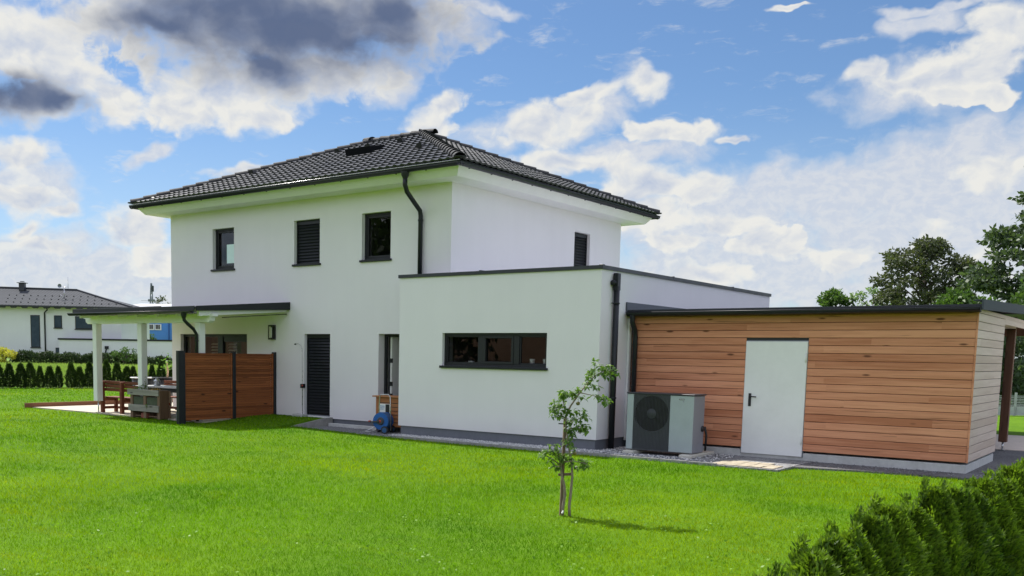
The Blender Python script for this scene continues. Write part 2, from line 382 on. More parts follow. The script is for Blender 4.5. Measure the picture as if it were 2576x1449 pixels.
# ------------------------------------------------------------------ ground
def zg(x, y):
    x = np.asarray(x, float); y = np.asarray(y, float)
    z = .09*sst(-11.5, -17, x)
    z = z+.13*sst(-25.3, -25.9, x)*sst(12.5, 14.8, y)+.05*sst(-25, -30, x)
    berm = (x > -17.9)*(x < -15.94)
    z = z+berm*.12*sst(14.4, 16.2, y)
    terr = (x > -25.31)*(x < -17.9)*(y > 14.39)
    z = np.where(terr, -.02, z)
    hs = (x >= -15.94)*(y > 15.42)*(x < -2.0)
    z = np.where(hs, -.01, z)
    D_ = -.622*x+.783*y; lat = .783*x+.622*y
    z = z+(.10*np.clip((D_-40)/44, 0, 1)+.62*sst(84.5, 94.5, D_))*sst(5, -20, lat)+.02*np.sin(x*.5)*np.sin(y*.43+1)*(D_ < 20)*(y < 14)
    z = z+np.maximum(0, -6-y)*.02+np.maximum(0, -45-y)*.075
    z = z+np.maximum(0, D_-400)*.004
    return z
xs = np.unique(np.concatenate([np.arange(-46, 7, .33), [-25.32, -25.30, -17.91, -17.89, -15.95, -15.93], -46-np.geomspace(1, 3000, 40), 7+np.geomspace(1, 3000, 40)]))
ys = np.unique(np.concatenate([np.arange(-4, 38, .33), [14.38, 14.40, 15.41, 15.43], 38+np.geomspace(1, 3000, 40), -4-np.geomspace(1, 3000, 40)]))
XX, YY = np.meshgrid(xs, ys); V = np.stack([XX.ravel(), YY.ravel(), zg(XX, YY).ravel()], 1)
nx = len(xs); i, j = np.meshgrid(np.arange(nx-1), np.arange(len(ys)-1)); a = (j*nx+i).ravel()
M, q, b, o = new_mat('ground_turf')
p = q.pos(); x, y, z = q.xyz(p)
n = q.noise(p, .35, 4, .6); n2 = q.noise(p, 3.5, 4, .6); n3 = q.noise(p, 30., 3, .7)
f = q.m('ADD', q.m('MULTIPLY', n, .4), q.m('ADD', q.m('MULTIPLY', n2, .25), q.m('MULTIPLY', n3, .35)))
lawnc = q.mix(q.lin(f, .35, .65), (.048, .125, .004), (.125, .235, .008))
mead = q.mix(q.lin(f, .35, .65), (.11, .20, .045), (.21, .31, .075))
far = q.ss(q.m('ADD', q.m('MULTIPLY', x, -.622), q.m('MULTIPLY', y, .783)), 38.5, 40.)
lft = q.ss(q.m('ADD', q.m('MULTIPLY', x, .783), q.m('MULTIPLY', y, .622)), 5., -3.)
col = q.mix(q.m('MULTIPLY', far, lft), lawnc, mead)
brown = q.mix(q.lin(f, .35, .65), (.11, .065, .038), (.19, .12, .07))
col = q.mix(q.ss(q.m('ADD', y, q.m('MULTIPLY', n, 8.)), -32., -40.), col, brown)
q.put(b.inputs['Base Color'], col); b.inputs['Roughness'].default_value = .9; b.inputs['Specular IOR Level'].default_value = .1
bp = q.n('ShaderNodeBump'); bp.inputs['Strength'].default_value = .9; bp.inputs['Distance'].default_value = .03
q.put(bp.inputs['Height'], n3); q.L.new(bp.outputs[0], b.inputs['Normal'])
M_TURF = M
kind(npmesh('ground', V, np.stack([a, a+1, a+nx+1, a+nx], 1), M_TURF, smooth=True), 'structure')

# gravel bed sheet by the house, driveway, paving on the right, terrace
def sheet(name, poly, z, mat, th=.0):
    n_ = len(poly); v = [(p_[0], p_[1], z) for p_ in poly]+[(p_[0], p_[1], z-max(th, .002)) for p_ in poly]
    f_ = [tuple(range(n_))]+[tuple(reversed(range(n_, 2*n_)))]+[(i_+n_, (i_+1) % n_+n_, (i_+1) % n_, i_) for i_ in range(n_)]
    return MB().add(v, f_).build(name, mat)
M, q, b, o = new_mat('gravel_bed_grey'); p = q.pos()
vo = q.n('ShaderNodeTexVoronoi'); q.put(vo.inputs['Vector'], p); vo.inputs['Scale'].default_value = 38.
cc = q.xyz(vo.outputs['Color'])[0]; nn = q.noise(p, 1.3, 4, .6)
t_ = q.m('ADD', q.m('MULTIPLY', cc, .6), q.m('MULTIPLY', nn, .5))
q.put(b.inputs['Base Color'], q.mix(q.lin(t_, .2, .9), (.09, .09, .095), (.36, .36, .36))); b.inputs['Roughness'].default_value = .9
bp = q.n('ShaderNodeBump'); bp.inputs['Strength'].default_value = 1.; bp.inputs['Distance'].default_value = .015
q.put(bp.inputs['Height'], q.m('SUBTRACT', 1., vo.outputs['Distance'])); q.L.new(bp.outputs[0], b.inputs['Normal']); M_GRAV = M
M, q, b, o = new_mat('dark_gravel'); p = q.pos()
vo = q.n('ShaderNodeTexVoronoi'); q.put(vo.inputs['Vector'], p); vo.inputs['Scale'].default_value = 45.
cc = q.xyz(vo.outputs['Color'])[0]; nn = q.noise(p, .8, 4, .6)
t_ = q.m('ADD', q.m('MULTIPLY', cc, .5), q.m('MULTIPLY', nn, .6))
q.put(b.inputs['Base Color'], q.mix(q.lin(t_, .2, .9), (.055, .055, .06), (.19, .185, .19))); b.inputs['Roughness'].default_value = .9
bp = q.n('ShaderNodeBump'); bp.inputs['Strength'].default_value = 1.; bp.inputs['Distance'].default_value = .015
q.put(bp.inputs['Height'], q.m('SUBTRACT', 1., vo.outputs['Distance'])); q.L.new(bp.outputs[0], b.inputs['Normal']); M_DGRAV = M
EDGE = [(-15.93, 15.86), (-15.2, 15.52), (-14.2, 15.50), (-13.1, 15.5), (-11, 15.42), (-8.1, 15.38), (-6.3, 15.38), (-5.1, 15.36), (-5.02, 16.14), (-4.0, 16.42), (-2.6, 16.55), (-1.6, 16.9), (.5, 18.2), (7, 20.4)]
def edge_y(x): return np.interp(x, [e[0] for e in EDGE], [e[1] for e in EDGE])
kind(sheet('gravel_path', [(-15.93, 15.86), (-15.2, 15.52), (-14.2, 15.50), (-13.1, 15.5), (-11, 15.42), (-8.1, 15.38), (-5.0, 15.36), (-5.0, 17.3), (-15.93, 17.3)], .03, M_GRAV, .06), 'structure')
kind(sheet('driveway', [(-5.0, 16.1), (-4.0, 16.42), (-2.6, 16.55), (-1.6, 16.9), (.5, 18.2), (7, 20.4), (12, 22.6), (-5.0, 22.6)], .022, M_DGRAV, .06), 'structure')
kind(sheet('carport_paving', [(-9, 22.6), (12, 22.6), (12, 27.3), (-9, 27.3)], .034, simple('pink_beige_paving', (.66, .56, .48), .85, .14, 5, .3, 25), .06), 'structure')
pv = MB(); r_ = random.Random(3)
for ix in range(5):
    for iy in range(3):
        x_, y_ = -6.12+ix*.21+.10*iy*0, 15.42+iy*.235
        if ix*0.21+iy*.18 > 1.15 and iy == 2 and ix > 3: continue
        pv.bbox(x_+r_.uniform(0, .01), x_+.20, y_+r_.uniform(0, .01), y_+.225, .0, .047+r_.uniform(-.005, .005), .006)
kind(pv.build('sandy_paver_patch', M_PAVE), 'structure')
ks = MB()
ex = -8.9
for k_ in range(14):
    x_ = -13.0+k_*.5
    ya, yb = edge_y(x_), edge_y(x_+.49)
    ks.beam((x_, ya+.03, .02), (x_+.49, yb+.03, .022), .07, .06)
kind(ks.build('kerb_stones', M_CONCD), 'structure')
kind(MB().box(-25.28, -17.92, 14.42, 24.3, -.02, .12).build('terrace', M_TERR), 'structure')
eb = thing('terrace_edging_board', 'low brown timber board edging the pale terrace along its left side', 'edging', (-25.31, 14.3, 0))
MB().bbox(-25.33, -25.285, 14.2, 21.5, -.02, .235).build('board', M_EDGE, eb)

# ------------------------------------------------------------------ main house
H = thing('house', 'white two storey house with dark hipped tile roof and flat roofed side wing', 'house', ((X0+XL)/2, Y0, 0))
def wall_face(mb, axis, c, u0, u1, z0, z1, holes, depth, sgn):
    """wall plane at coordinate c of axis ('x' or 'y'), outward normal sgn, with holes and reveals going inward"""
    us = sorted({u0, u1, *[h[0] for h in holes], *[h[1] for h in holes]}); zs = sorted({z0, z1, *[h[2] for h in holes], *[h[3] for h in holes]})
    P = (lambda u, z, d=0: (c-sgn*d, u, z)) if axis == 'x' else (lambda u, z, d=0: (u, c-sgn*d, z))
    for a_, b_ in zip(us, us[1:]):
        for e_, f_ in zip(zs, zs[1:]):
            if any(h[0] <= a_ and b_ <= h[1] and h[2] <= e_ and f_ <= h[3] for h in holes): continue
            mb.add([P(a_, e_), P(b_, e_), P(b_, f_), P(a_, f_)], [(0, 1, 2, 3)])
    for h in holes:
        a_, b_, e_, f_ = h[:4]; dd = h[4] if len(h) > 4 else depth
        for (p_, q_) in (((a_, e_), (a_, f_)), ((b_, f_), (b_, e_)), ((a_, f_), (b_, f_)), ((b_, e_), (a_, e_))):
            mb.add([P(*p_), P(*q_), P(*q_, dd), P(*p_, dd)], [(0, 1, 2, 3)])
D1 = (-16.86, -16.005, .24, 2.2); D2 = (-14.49, -13.5, .27, 2.2); SL = (-21.62, -18.93, .2, 2.2)
W1 = (-20.25, -19.41, 3.86, 4.90); W2 = (-17.22, -16.36, 3.86, 4.90); W3 = (-15.03, -14.17, 3.86, 4.905); W4 = (21.88, 22.68, 3.86, 4.905)
TW = (-12.13, -9.64, 1.53, 2.198)
RV = .35
mb = MB()
wall_face(mb, 'y', Y0, XL, X0, ZB, ZSOF+.02, [W1, W2, W3, D1, D2, SL], RV, -1)
wall_face(mb, 'x', X0, Y0, YB, ZB, ZSOF+.02, [W4], RV, 1)
wall_face(mb, 'y', YB, XL, X0, ZB, ZSOF+.02, [], RV, 1)
wall_face(mb, 'x', XL, Y0, YB, ZB, ZSOF+.02, [], RV, -1)
mb.build('wall', M_WALL, H)
mb = MB()
wall_face(mb, 'y', Y1, AX0, AX1, .231, 3.36, [TW], RV, -1)
wall_face(mb, 'x', AX1, Y1, AYB, .231, 3.36, [], RV, 1)
wall_face(mb, 'y', AYB, AX0, AX1, .231, 3.36, [], RV, 1)
wall_face(mb, 'x', AX0, Y1, Y0, .231, 3.36, [], RV, -1)
mb.box(AX0+.02, AX1-.02, Y1+.36, AYB-.02, 3.2, 3.3)
mb.add([(AX0, Y1, .231), (AX1, Y1, .231), (AX1, AYB, .231), (AX0, AYB, .231)], [(3, 2, 1, 0)])
mb.build('side_wing_wall', M_WALL, H)
pl = MB(); pl.box(AX0+.04, AX1-.04, Y1+.04, AYB-.04, -.1, .229)
pl.box(XL+.04, AX0+.03, Y0+.04, YB-.04, -.1, ZB-.003)
pl.build('plinth', M_PLINTH, H)
# parapet cap of the side wing
cp = MB()
zc0, zc1 = 3.345, 3.415
cp.box(AX0-.03, AX1+.03, Y1-.03, Y1+.30, zc0, zc1); cp.box(AX1-.28, AX1+.03, Y1+.303, AYB+.03, zc0, zc1)
cp.box(AX0-.03, AX0+.28, Y1+.303, Y0-.003, zc0, zc1)
for x_ in (-11.2,): cp.bbox(x_-.03, x_+.03, Y1-.034, Y1+.3, zc0+.01, zc1+.014, .004)
for y_ in (19.0, 22.3): cp.bbox(AX1-.28, AX1+.034, y_-.03, y_+.03, zc0+.01, zc1+.014, .004)
cp.bbox(AX1-.05, AX1+.035, Y1-.035, Y1+.05, zc0+.01, zc1+.012, .004)
cp.build('parapet_cap', M_ANTHM, H)
# soffit and fascia
sf = MB()
x0, x1, y0, y1 = XL, X0, Y0, YB
def ring(mb, a, za, b_, zb):
    A = [(x0-a, y0-a, za), (x1+a, y0-a, za), (x1+a, y1+a, za), (x0-a, y1+a, za)]
    B = [(x0-b_, y0-b_, zb), (x1+b_, y0-b_, zb), (x1+b_, y1+b_, zb), (x0-b_, y1+b_, zb)]
    mb.add(A+B, [(i_, (i_+1) % 4, 4+(i_+1) % 4, 4+i_) for i_ in range(4)])
ring(sf, -.02, ZSOF, .476, 5.375); ring(sf, .476, 5.375, .64, 5.57); ring(sf, .64, 5.57, .0, 5.72)
sf.build('soffit', M_WHITE, H)
# gutter (half round) and hangers
OG = .70
def gutter_run(mb, a, b_, outn, r=.078, wall=.006):
    a = Vector(a); b_ = Vector(b_); outn = Vector(outn); vs = []; n_ = 9
    for p_ in (a, b_):
        for rr in (r, r-wall):
            for k in range(n_):
                t = PI*k/(n_-1); vs.append(p_+outn*rr*math.cos(t)+Vector((0, 0, -rr*math.sin(t))))
    f_ = []
    for k in range(n_-1):
        f_.append((k, k+1, 2*n_+k+1, 2*n_+k)); f_.append((n_+k+1, n_+k, 3*n_+k, 3*n_+k+1))
    f_ += [(0, 2*n_, 3*n_, n_), (n_-1, 2*n_-1, 4*n_-1, 3*n_-1)]
    f_ += [tuple(range(n_)), tuple(range(3*n_-1, 2*n_-1, -1))]
    mb.add(vs, f_, True)
    mb.tube([a+outn*r, b_+outn*r], .009, 6)
gt = MB(); zg_ = 5.60; c_ = [(x0-OG, y0-OG), (x1+OG, y0-OG), (x1+OG, y1+OG), (x0-OG, y1+OG)]; ns = [(0, -1, 0), (1, 0, 0), (0, 1, 0), (-1, 0, 0)]
for k in range(4):
    a_, b_ = c_[k], c_[(k+1) % 4]; d_ = Vector((b_[0]-a_[0], b_[1]-a_[1], 0)).normalized()*.07
    gutter_run(gt, (a_[0]-d_.x, a_[1]-d_.y, zg_), (b_[0]+d_.x, b_[1]+d_.y, zg_), ns[k])
k_ = 0
for x_ in np.arange(x0-.3, x1+.6, .8): gt.beam((x_, y0-OG+.06, zg_-.075), (x_, y0-OG-.055, zg_-.05), .03, .012)
for y_ in np.arange(y0-.3, y1+.6, .8): gt.beam((x1+OG-.06, y_, zg_-.075), (x1+OG+.055, y_, zg_-.05), .03, .012)
gt.build('gutter', M_ANTH, H)
c = MB(); c.tube([(x0-OG-.06, y0-OG-.079, zg_+.02), (x1+OG+.06, y0-OG-.079, zg_+.02)], .007, 6); c.build('gutter_lip', M_STEEL, H)
# downpipe at the near corner of the upper storey
dp = MB(); px = -13.2
dp.lathe((px, y0-OG, 5.40), [(.09, .14), (.085, .07), (.05, .0), (.048, -.03)], 14)
dp.tube([(px, y0-OG, 5.42), (px, y0-OG, 5.27), (px-.01, y0-.62, 5.14), (px-.05, y0-.28, 4.93), (px-.07, y0-.10, 4.82), (px-.07, y0-.075, 4.72), (px-.07, y0-.075, 3.42)], .05, 12)
dp.lathe((px-.07, y0-.075, 4.62), [(.05, -.02), (.058, -.02), (.058, .02), (.05, .02)], 12)
dp.build('downpipe', M_ANTH, H)
# ---- tiles
M, q, b, o = new_mat('dark_glazed_tiles'); p = q.pos()
t_ = q.noise(p, 2.2, 3, .6)
q.put(b.inputs['Base Color'], q.mix(q.lin(q.m('ADD', q.m('MULTIPLY', t_, .6), q.m('MULTIPLY', q.noise(p, 14, 2, .5), .4)), .3, .7), (.014, .015, .018), (.030, .031, .036)))
q.put(b.inputs['Roughness'], q.lin(t_, .3, .7, .38, .50)); b.inputs['Specular IOR Level'].default_value = .5; M_TILE = M
TP = math.atan(.408)
def tile_face(A, u, s, Wd, name_mb, exposure=.34, tw=.20, seg=6):
    """A eave corner, u along the eave, s up the slope, Wd eave length"""
    A = Vector(A); u = Vector(u); s = Vector(s).normalized(); nrm = u.cross(s).normalized(); cp_ = math.cos(TP)
    L = 4.585/cp_; rows = int(L/exposure)+1
    def prof(t):
        fr = (t/tw) % 1.
        return .021*math.sin(PI*fr/.55)**.8 if 0 < fr < .55 else -.004*math.sin(PI*(fr-.55)/.45)
    ts = [k*tw/seg for k in range(int(Wd/tw*seg)+2)]
    for r in range(rows):
        wb = max(0, r*exposure); wt = min(L, wb+exposure+.03)
        if wb >= L-.02: break
        lo_b, hi_b = wb*cp_, Wd-wb*cp_; lo_t, hi_t = wt*cp_, max(wt*cp_, Wd-wt*cp_)
        vs = []; fs = []
        jt = rnd.uniform(-.004, .004)
        for t in ts:
            tb = min(max(t, lo_b), hi_b); tt = min(max(t, lo_t), hi_t)
            hb, ht = prof(tb)+.060+jt, prof(tt)+.012
            vs += [A+u*tb+s*(wb-.012)+nrm*(hb-.046), A+u*tb+s*(wb-.012)+nrm*hb, A+u*tt+s*wt+nrm*ht]
        for k in range(len(ts)-1):
            i_ = k*3
            if (vs[i_+1]-vs[i_+4]).length < 1e-5: continue
            fs += [(i_, i_+3, i_+4, i_+1), (i_+1, i_+4, i_+5, i_+2)]
        name_mb.add(vs, fs, False)
ex0, ex1, ey0, ey1, ez = x0-.72, x1+.72, y0-.72, y1+.72, 5.635
tl = MB()
tile_face((ex0, ey0, ez), (1, 0, 0), (0, math.cos(TP), math.sin(TP)), ex1-ex0, tl)
tile_face((ex1, ey0, ez), (0, 1, 0), (-math.cos(TP), 0, math.sin(TP)), ey1-ey0, tl)
hd = (ey1-ey0)/2; rz = ez+hd*.408; R1 = (ex0+hd, (ey0+ey1)/2, rz); R2 = (ex1-hd, (ey0+ey1)/2, rz)
E = [(ex0, ey0, ez), (ex1, ey0, ez), (ex1, ey1, ez), (ex0, ey1, ez)]
tl.add(E+[R1, R2], [(2, 3, 4, 5), (3, 0, 4)])
ub = [(p_[0], p_[1], p_[2]-.02) for p_ in E+[R1, R2]]
tl.add(ub, [(0, 1, 5, 4), (1, 2, 5), (3, 2, 1, 0)])
RF = tl.build('roof', M_TILE, H)
M_CAPS = simple('matte_ridge_tiles', (.030, .031, .035), .72, .2, 5, spec=.25)
def caps(a, b_, nm):
    a = Vector(a); b_ = Vector(b_); d_ = (b_-a); n_ = int(d_.length/.36); d_.normalize()
    sd = d_.cross(Vector((0, 0, 1))).normalized(); uv = sd.cross(d_).normalized(); c = MB()
    for i_ in range(n_+1):
        p_ = a+d_*(i_*.36); vs = []; fs = []
        for (dd, rr, up_) in ((0, .135, .03), (.40, .115, .012)):
            for inner in (0, .018):
                for k in range(9):
                    t = PI*k/8; vs.append(p_+d_*dd+sd*(rr-inner)*math.cos(t)+uv*((rr-inner)*.85*math.sin(t)+up_))
        for k in range(8): fs += [(k, k+1, 18+k+1, 18+k), (k, 9+k, 9+k+1, k+1)]
        c.add(vs, fs, False)
    c.lathe(tuple(a+d_*.02+uv*.03), [(.0, -.01), (.12, 0), (.12, .02)], 12)
    return c.build(nm, M_CAPS, RF)
up_off = Vector((0, 0, .0))
R1v, R2v = Vector(R1), Vector(R2)
caps(Vector(E[0])+up_off, R1v, 'hip_cap'); caps(Vector(E[1])+up_off, R2v, 'hip_cap'); caps(Vector(E[2])+up_off, R2v, 'hip_cap'); caps(Vector(E[3])+up_off, R1v, 'hip_cap')
caps(R1v, R2v, 'ridge_cap')
sv = Vector((0, math.cos(TP), math.sin(TP))); nv = Vector((0, -math.sin(TP), math.cos(TP)))
def vent(x_, y_):
    c = MB(); p_ = Vector((x_, y_, ez+(y_-ey0)*.408))+nv*.03
    a_, b_ = p_-sv*.10, p_+sv*.12
    vs = []
    for (cn, h, w_) in ((a_, .12, .10), (b_, .02, .10)):
        vs += [cn+Vector((-w_, 0, 0)), cn+Vector((w_, 0, 0)), cn+Vector((w_*.7, 0, 0))+nv*h, cn+Vector((-w_*.7, 0, 0))+nv*h]
    c.add(vs, [(0, 1, 2, 3), (3, 2, 6, 7), (0, 3, 7, 4), (1, 5, 6, 2), (4, 7, 6, 5)])
    c.build('roof_vent', M_BLACK, RF)
for v_ in ((-17.24, 19.45), (-16.24, 19.55), (-14.4, 18.05), (-18.43, 19.55), (-20.1, 18.0)): vent(*v_)
c = MB(); p_ = Vector((-16.75, 18.72, ez+(18.72-ey0)*.408))
A4 = [p_+Vector((dx, 0, 0))+sv*ds for dx, ds in ((-.42, -.28), (.42, -.28), (.42, .28), (-.42, .28))]
c.add(A4+[v_+nv*(.20 if k < 2 else .12) for k, v_ in enumerate(A4)], [(0, 1, 5, 4), (1, 2, 6, 5), (2, 3, 7, 6), (3, 0, 4, 7), (4, 5, 6, 7)])
hw = c.build('roof_hatch', simple('hatch_black', (.008, .009, .011), .9, .2, 5, spec=.1), RF)
c = MB(); p_ = R1v+Vector((-.1, 0, 0)); c.bbox(p_.x-.18, p_.x+.2, p_.y-.12, p_.y+.12, p_.z+.02, p_.z+.15, .04); c.build('ridge_vent', M_CAPS, RF)

# ---- windows and doors
def fr_rect(mb, P, a, b_, e, f, w, d0, d1):
    """frame of width w between depth d0 and d1"""
    def bx(u0, u1, z0, z1):
        p0 = P(u0, z0, d0); p1 = P(u1, z1, d1)
        mb.bbox(min(p0[0], p1[0]), max(p0[0], p1[0]), min(p0[1], p1[1]), max(p0[1], p1[1]), min(p0[2], p1[2]), max(p0[2], p1[2]), .004)
    bx(a, b_, f-w, f); bx(a, b_, e, e+w); bx(a, a+w, e+w, f-w); bx(b_-w, b_, e+w, f-w)
def PY(c): return lambda u, z, d: (u, c+d, z)
def PX(c): return lambda u, z, d: (c-d, u, z)
def room(P, a, b_, e, f, d0, dep, mat, parent, ex=.5):
    c = MB(); a2, b2, e2, f2 = a-ex*.3, b_+ex*.3, e-.02, f+.02
    q_ = [P(a, e, d0), P(b_, e, d0), P(b_, f, d0), P(a, f, d0)]; r3 = [P(a2, e2, dep), P(b2, e2, dep), P(b2, f2, dep), P(a2, f2, dep)]
    c.add(q_+r3, [(0, 1, 5, 4), (1, 2, 6, 5), (2, 3, 7, 6), (3, 0, 4, 7), (4, 5, 6, 7)])
    return c.build('room_interior', mat, parent)
def sill(P, a, b_, e, parent):
    c = MB(); p0 = P(a-.04, e-.045, -.05); p1 = P(b_+.04, e+.004, .09)
    c.bbox(min(p0[0], p1[0]), max(p0[0], p1[0]), min(p0[1], p1[1]), max(p0[1], p1[1]), p0[2], p1[2], .006)
    return c.build('sill', M_ANTH, parent)
def pane(P, a, b_, e, f, d, parent):
    c = MB(); c.add([P(a, e, d), P(b_, e, d), P(b_, f, d), P(a, f, d)], [(0, 1, 2, 3)]); return c.build('pane', M_GLASS, parent)
def window_glass(P, h, name='window', fw_=.055, rv=.10, cols=None, roommat=M_ROOMD):
    a, b_, e, f = h; c = MB(); fr_rect(c, P, a, b_, e, f, fw_, rv, rv+.07)
    w = c.build(name, M_DARKFR, H); sill(P, a, b_, e, w)
    c = MB(); fr_rect(c, P, a+fw_+.002, b_-fw_-.002, e+fw_+.002, f-fw_-.002, .045, rv+.015, rv+.075); c.build('sash', M_DARKFR, w)
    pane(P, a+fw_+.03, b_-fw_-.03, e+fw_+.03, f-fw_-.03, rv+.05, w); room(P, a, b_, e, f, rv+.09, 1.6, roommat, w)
    return w
def shutter(P, h, name, rv=.08, n=None, bottom=.0):
    a, b_, e, f = h; c = MB(); fr_rect(c, P, a, b_, e, f, .03, rv, rv+.06)
    w = c.build(name, M_DARKFR, H); c = MB(); st = .072; z_ = f-.10
    c0 = P(a+.03, f-.10, rv+.005); c1 = P(b_-.03, f-.03, rv+.06)
    c.box(min(c0[0], c1[0]), max(c0[0], c1[0]), min(c0[1], c1[1]), max(c0[1], c1[1]), c0[2], c1[2])
    while z_ > e+.06:
        za, zb = z_, z_-st+.012
        v = [P(a+.03, za, rv+.045), P(b_-.03, za, rv+.045), P(b_-.03, zb, rv+.012), P(a+.03, zb, rv+.012)]
        v2 = [P(a+.03, za-.006, rv+.049), P(b_-.03, za-.006, rv+.049), P(b_-.03, zb-.008, rv+.016), P(a+.03, zb-.008, rv+.016)]
        c.add(v+v2, [(0, 1, 2, 3), (7, 6, 5, 4), (3, 2, 6, 7), (0, 4, 5, 1)])
        z_ -= st
    c.build('louvre_slats', M_ANTH, w)
    c = MB(); c.add([P(a+.03, e+.03, rv+.058), P(b_-.03, e+.03, rv+.058), P(b_-.03, f-.03, rv+.058), P(a+.03, f-.03, rv+.058)], [(0, 1, 2, 3)]); c.build('backing', M_BLACK, w)
    return w
PA = PY(Y0); PB = PX(X0); PC = PY(Y1)
w1 = window_glass(PA, W1); w1['label'] = 'upper window with a pale mint rectangle at the glass'
c = MB(); c.bbox(-19.86, -19.50, Y0+.143, Y0+.148, 4.02, 4.50, .002); c.build('mint_patch', simple('pale_mint', (.72, .92, .88), .5, .04, 4), w1)  # pale mint rectangle set just in front of the pane
w3 = window_glass(PA, W3)
s2_ = shutter(PA, W2, 'shuttered_window'); sill(PA, W2[0], W2[1], W2[2], s2_)
s4_ = shutter(PB, W4, 'shuttered_window'); sill(PB, W4[0], W4[1], W4[2], s4_)
s1_ = shutter(PA, D1, 'shuttered_door')
# strip window of the side wing
a, b_, e, f = TW; c = MB(); rv = .075
fr_rect(c, PC, a, b_, e, f, .055, rv, rv+.07)
for u in (-11.21, -10.37): c.bbox(u-.065, u+.065, Y1+rv, Y1+rv+.07, e+.055, f-.055, .004)
sw = c.build('strip_window', M_DARKFR, H); sill(PC, a, b_, e, sw)
for k, (u0, u1) in enumerate(((-12.075, -11.275), (-11.145, -10.435), (-10.305, -9.695))):
    c = MB(); wd = .05 if k == 1 else .028; fr_rect(c, PC, u0, u1, e+.055, f-.055, wd, rv+.02 if k != 1 else rv-.012, rv+.06); c.build('sash', M_DARKFR, sw)
    pane(PC, u0+.02, u1-.02, e+.07, f-.07, rv+.045, sw)
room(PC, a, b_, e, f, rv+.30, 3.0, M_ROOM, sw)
c = MB(); c.box(a+.0, b_-.0, Y1+rv+.08, Y1+rv+.32, e+.02, e+.05); c.build('window_board', M_WHITE, sw)
def small_pot(x_, r=.05, h=.1, lab=''):
    c = MB(); c.lathe((x_, Y1+.24, e+.052), [(0, 0), (r*.75, 0), (r, h), (r*.88, h), (r*.8, h*.8), (0, h*.8)], 14)
    return tag(c.build('flower_pot', M_WHITE, loc=(x_, Y1+.24, e+.052)) if False else c.build('flower_pot', M_WHITE), lab, 'pot', 'white pots on the inner sill of the strip window')
small_pot(-10.10, .055, .12, 'white pot behind the right hand pane of the strip window, the left one of two')
small_pot(-9.80, .055, .12, 'white pot behind the right hand pane of the strip window, against its right edge')
c = MB(); c.bbox(-11.62, -11.50, Y1+.20, Y1+.28, e+.052, e+.11, .01); tag(c.build('white_box', M_WHITE), 'small white box behind the left hand pane of the strip window', 'box')
# terrace sliding door
a, b_, e, f = SL; c = MB(); rv = .10; fr_rect(c, PA, a, b_, e, f, .07, rv, rv+.08)
c.bbox(-20.18, -19.98, Y0+rv-.01, Y0+rv+.07, e+.07, f-.07, .004); c.bbox(-19.93, -18.95, Y0+rv-.01, Y0+rv+.03, f-.20, f-.07, .004)
sd = c.build('sliding_door', M_DARKFR, H)
M_TAUPE = simple('taupe_curtain', (.16, .125, .09), .8, .15, 4)
pane(PA, -21.5, -20.18, e+.07, f-.07, rv+.05, sd); pane(PA, -19.98, -19.0, e+.07, f-.2, rv+.05, sd)
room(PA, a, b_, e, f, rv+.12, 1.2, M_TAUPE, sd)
M_BL = simple('pale_slats', (.5, .44, .36), .6, .1, 4)
for (u0, u1) in ((-20.62, -20.21), (-19.92, -19.62)):
    c = MB()
    for k in range(22): z_ = f-.24-k*.08; c.add([PA(u0, z_, rv+.16), PA(u1, z_, rv+.16), PA(u1, z_-.035, rv+.12), PA(u0, z_-.035, rv+.12)], [(0, 1, 2, 3)])
    c.build('slat_rows', M_BL, sd)  # rows of tilted pale slats behind the terrace door glass
# open back door
a, b_, e, f = D2; c = MB(); rv = .20; fr_rect(c, PA, a, b_+.02, e, f, .06, rv, rv+.07)
bd = c.build('open_back_door', M_DARKFR, H)
c = MB(); c.bbox(a+.10, a+.15, Y0+rv+.09, Y0+rv+1.0, e+.02, f-.06, .01); dl = c.build('door_leaf', M_WHITE, bd)
for z_ in (.75, 1.02, 1.55): MB().bbox(a+.096, a+.156, Y0+rv+.085, Y0+rv+.13, z_, z_+.1, .004).build('hinge', M_BLACK, dl)
room(PA, a, b_, e, f, rv+.08, 2.2, simple('hall_plaster', (.42, .43, .44), .9, .06, 2), bd, 2.0)
MB().bbox(-13.70, -13.64, Y0+1.0, Y0+1.02, 1.45, 1.75, .004).build('wall_box', M_BLACK, bd); MB().bbox(-13.78, -13.74, Y0+.8, Y0+.82, 1.2, 1.32, .004).build('wall_switch', M_BLACK, bd)
# wall lamp
wl = thing('wall_lamp', 'slim black rectangular wall lamp between terrace roof and back door shutter', 'lamp', (-17.94, Y0, 2.2))
c = MB(); c.bbox(-18.02, -17.86, Y0-.025, Y0-.001, 2.06, 2.42, .004); c.bbox(-18.02, -17.86, Y0-.12, Y0-.026, 2.06, 2.10, .004); c.bbox(-18.02, -17.86, Y0-.12, Y0-.026, 2.38, 2.42, .004)
for x_ in (-18.02, -17.88):
    for y_ in (-.12,): c.bbox(x_, x_+.02, Y0+y_, Y0+y_+.02, 2.101, 2.379, .002)
c.build('lamp_housing', M_BLACK, wl)
c = MB(); c.lathe((-17.94, Y0-.07, 2.11), [(.0, 0), (.028, 0), (.028, .25), (0, .25)], 12); c.build('lamp_tube', M_WHITE, wl)

